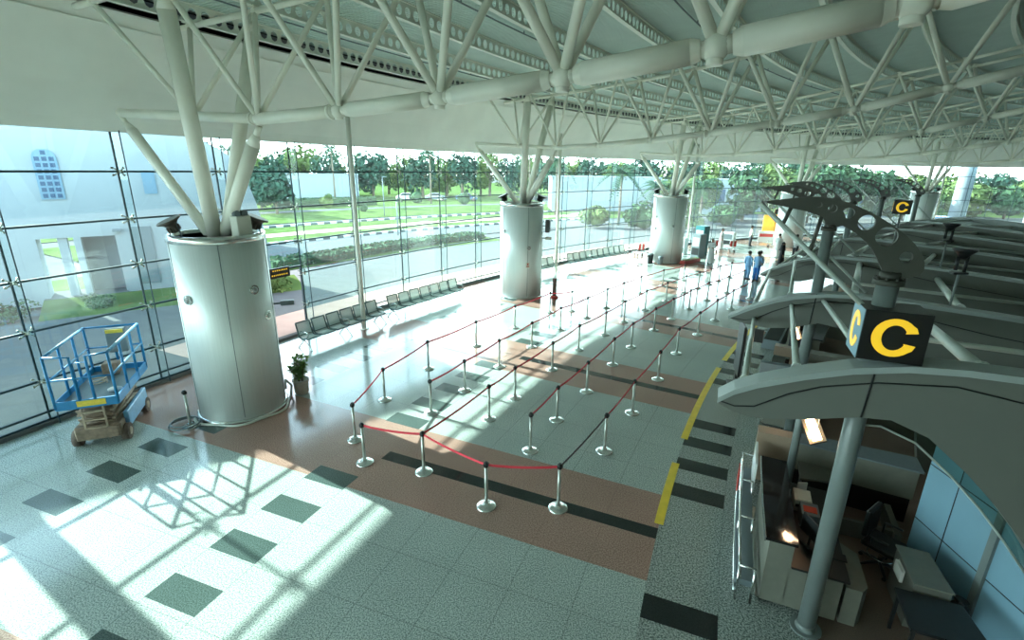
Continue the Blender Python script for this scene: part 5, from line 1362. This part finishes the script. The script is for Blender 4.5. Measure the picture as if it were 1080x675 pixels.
# local x along the facade; camera side is -y
m = MB()
box3(-2, 9.5, 0, DP, 0, H, m); box3(9.5, 12.25, 0, DP, 3.0, H, m)
arc = [(12.25, H), (13.2, H), (14.2, 8.5), (14.8, 8.05), (15.6, 7.7), (16.45, 7.3), (17.0, 7.0), (17.45, 6.65), (17.85, 6.1), (18.15, 5.3), (18.38, 4.4), (18.55, 3.5), (18.68, 2.2), (18.75, 0), (12.25, 0)]
m.prism([(x, 0, z) for x, z in arc], (0, DP, 0))
m.build('wall', M['wallw'], T, **W_)
m = MB(); box3(10.19, 10.51, .1, .6, 0, 3.0, m); box3(10.75, 11.0, 0, 1.2, 0, 3.0, m); m.build('porch_pier', M['wallw'], T, **W_)
m = MB(); box3(11.0, 12.25, .9, 1.1, 0, 3.0, m); m.build('porch_wall', M['wallshade'], T, **W_)  # porch shade is in the colour of this wall
m = MB(); box3(9.3, 12.3, -.3, 1.5, .0, .35, m); m.build('porch_step', M['pave'], T, **W_)
wx = 10.45; ww = .80; wz0, wz1 = 4.68, 6.78
m = MB(); pts = [(wx-ww/2, wz0), (wx+ww/2, wz0)]+[(wx+ww/2*math.cos(i*PI/10), wz1-ww/2+ww/2*math.sin(i*PI/10)) for i in range(11)]
m.prism([(x, -.01, z) for x, z in pts], (0, -.05, 0)); wn = m.build('arched_window', M['latt'], T, **W_)
m = MB()
for i in range(3):
    for j in range(8):
        z = wz0+.15+j*.255; x = wx+(i-1)*.235
        if z < wz1-.3 or (i == 1 and z < wz1-.08): m.box((x, -.065, z), (.165, .02, .17), bev=.004)
m.build('lattice_glass', M['latt_d'], wn, **W_)
m = MB(); box3(12.2, 12.5, -.25, 0, 3.18, 3.3, m); m.build('wall_lamp', M['grey'], T, **W_)
m = MB(); box3(12.85, 13.65, -.05, .02, .6, 3.35, m); m.build('recess_shade', M['wallshade'], T, **W_)  # flat dark plate on the wall, painted as the shade of a recess
m = MB(); box3(13.7, 14.2, -.04, .02, 4.85, 5.85, m); m.build('grille_panel', M['latt'], T, **W_)
m = MB(); m.prism([(9.3, -.32, -.05), (9.3, -.32, .35), (9.3, -2.8, -.05)], (10.5, 0, 0)); R_ = Matrix.Rotation(rz, 3, 'Z')
for i_ in range(len(m.v)): m.v[i_] = R_@m.v[i_]+F0
m.build('lawn', M['grass'], kind='structure')
# second volume behind with domed roof
T = thing('white_building', 'white building behind with a domed roof, seen between the drum tubes', 'building', (-27.5, 41.0, 0), .5)
m = MB(); m.box((0, 0, 2.8), (5.5, 5.5, 5.6)); m.build('wall', M['wallw'], T, **W_)
m = MB(); m.lathe([(2.6, 5.6), (2.55, 6.3), (2.2, 7.3), (1.5, 8.1), (.7, 8.5), (.001, 8.65)], (0, 0, 0), 28); m.build('dome', M['wallw'], T, **W_)
# pale square pier added outside the frame to shade the floor at lower left
T = thing('pier', 'unseen white square pier added outside the glass to shade the floor', 'pier', (-14.75, 10.9, 0), math.radians(-31)); m = MB(); m.box((0, 0, 4.6), (.62, .62, 9.2)); m.build('shaft', M['wallw'], T, **W_); m = MB(); m.box((0, 0, .1), (.75, .75, .2)); m.build('plinth', M['wallw'], T, **W_)
# bushes in front of the left building
for i, (x, y, s, lab) in enumerate([(-18.6, 21.2, .5, 'low bush at the foot of the white building, left one'), (-20.4, 19.4, .6, 'low bush at the far left under the white building'), (-12.6, 24.8, .8, 'yellowish bush right of the white building corner'), (-14.0, 23.6, .5, 'small dry bush before the white building')]):
    T = thing('bush', lab, 'bush', (x, y, 0)); m = MB(); crown(random.Random(40+i), Vector((x, y, s*.6)), s*1.6, s*.9, 500, .26*s, m, clumps=6); m.build('foliage', M['tree'][2 if i > 1 else 1], T)
T = thing('pylon', 'tall white round pylon outside, just right of the farthest drum', 'pylon', (56.3, 64.0, 0)); m = MB(); m.lathe([(1.0, 0), (.9, .3), (.8, 6), (.75, 13)], (56.3, 64.0, 0), 24); m.build('shaft', M['wallw'], T); m = MB(); m.lathe([(1.3, -.1), (1.3, .15), (1.0, .2)], (56.3, 64.0, 0), 24); m.build('footing', M['pave'], T)
# parked cars
def car(x, y, rz, k, lab):
    T = thing('car', lab, 'car', (x, y, 0), rz, 'parked cars outside'); W_ = dict(world=False)
    prof = [(-2.1, .3), (-2.15, .75), (-1.9, .95), (-1.5, 1.0), (-.9, 1.42), (.5, 1.45), (1.15, 1.0), (1.95, .85), (2.15, .6), (2.1, .3)]
    m = MB(); m.prism([(px, -.85, pz) for px, pz in prof], (0, 1.7, 0)); m.build('bodywork', M['car'][k], T, **W_)
    m = MB(); gp_ = [(-1.35, 1.02), (-.88, 1.36), (.45, 1.39), (1.0, 1.02)]; m.prism([(px, -.87, pz) for px, pz in gp_], (0, 1.74, 0)); m.build('glazing', M['carglass'], T, **W_)
    for sx in (-1.3, 1.3):
        for sy in (-.8, .8): m = MB(); m.tube((sx, sy-.1, .32), (sx, sy+.1, .32), .32, n=16); m.build('wheel', M['tyre'], T, **W_)
for i, (x, y, rz, k, lab) in enumerate([(-21, 100, .2, 0, 'white car parked under the skyline trees, left one'), (-15.5, 101, .2, 1, 'silver car parked under the skyline trees, middle one'), (-9.5, 102, .2, 2, 'blue car parked under the skyline trees, right one'), (51, 60, .9, 2, 'blue car seen between the drums at the far right'), (68, 64, -.7, 0, 'white car parked outside beyond the far drum'), (74, 70, -.7, 1, 'silver car parked outside at the far right'), (-23.5, 16.2, .5, 2, 'teal car partly seen at the left edge outside')]):
    car(x, y, rz, k, lab)

# ================= LIGHT, SKY, CAMERA =================
w = bpy.data.worlds.new('sky'); scene.world = w; w.use_nodes = True; nt = w.node_tree; N = nt.nodes; Lk = nt.links
bg = N['Background']
tc = N.new('ShaderNodeTexCoord'); sp = N.new('ShaderNodeSeparateXYZ'); Lk.new(tc.outputs['Generated'], sp.inputs[0])
cr = N.new('ShaderNodeValToRGB'); e = cr.color_ramp.elements
e[0].position = 0.0; e[0].color = (0.96, 0.98, 1.0, 1); e[1].position = 1.0; e[1].color = (0.05, 0.09, 0.16, 1)
for p_, c_ in ((.25, (0.90, 0.95, 1.0)), (.45, (0.42, 0.52, 0.64)), (.7, (0.12, 0.19, 0.29))):
    k_ = e.new(p_); k_.color = (*c_, 1)
Lk.new(sp.outputs[2], cr.inputs[0]); Lk.new(cr.outputs[0], bg.inputs[0]); bg.inputs[1].default_value = SKY
sl = bpy.data.lights.new('sun', 'SUN'); sl.energy = SUN; sl.angle = math.radians(0.6); sl.color = (1.0, 0.97, 0.90)
so = bpy.data.objects.new('sun', sl); COL.objects.link(so)
el = math.radians(27.0); az = math.radians(121.0)
dv = Vector((math.sin(az)*math.cos(el), math.cos(az)*math.cos(el), -math.sin(el)))
so.rotation_euler = dv.to_track_quat('-Z', 'Y').to_euler(); so.location = (-40, 30, 40)

F_PX, PITCH, ROLL, HC = 520.0761, 0.2971, -0.0129, 6.1903
cam = bpy.data.cameras.new('camera'); cam.sensor_width = 36; cam.sensor_fit = 'HORIZONTAL'; cam.lens = F_PX/1080*36; cam.clip_end = 1000; cam.clip_start = .05
co = bpy.data.objects.new('camera', cam); COL.objects.link(co); scene.camera = co
Rt = Vector((1, 0, 0)); Dn = Vector((0, -math.sin(PITCH), -math.cos(PITCH))); Fw = Vector((0, math.cos(PITCH), -math.sin(PITCH)))
r_ax = Rt*math.cos(ROLL)+Dn*math.sin(ROLL); d_ax = -Rt*math.sin(ROLL)+Dn*math.cos(ROLL)
Mx = Matrix(((r_ax.x, -d_ax.x, -Fw.x, 0), (r_ax.y, -d_ax.y, -Fw.y, 0), (r_ax.z, -d_ax.z, -Fw.z, HC), (0, 0, 0, 1)))
co.matrix_world = Mx
scene.view_settings.view_transform = 'Standard'; scene.view_settings.look = 'None'; scene.view_settings.gamma = 1.0
scene.view_settings.use_curve_mapping = False; scene.view_settings.exposure = EXPO
try:
    scene.cycles.max_bounces = 12; scene.cycles.transparent_max_bounces = 24; scene.cycles.diffuse_bounces = 8; scene.cycles.sample_clamp_indirect = 6
except Exception: pass
for o in list(bpy.data.objects):
    if '_w' in o.keys(): del o['_w']
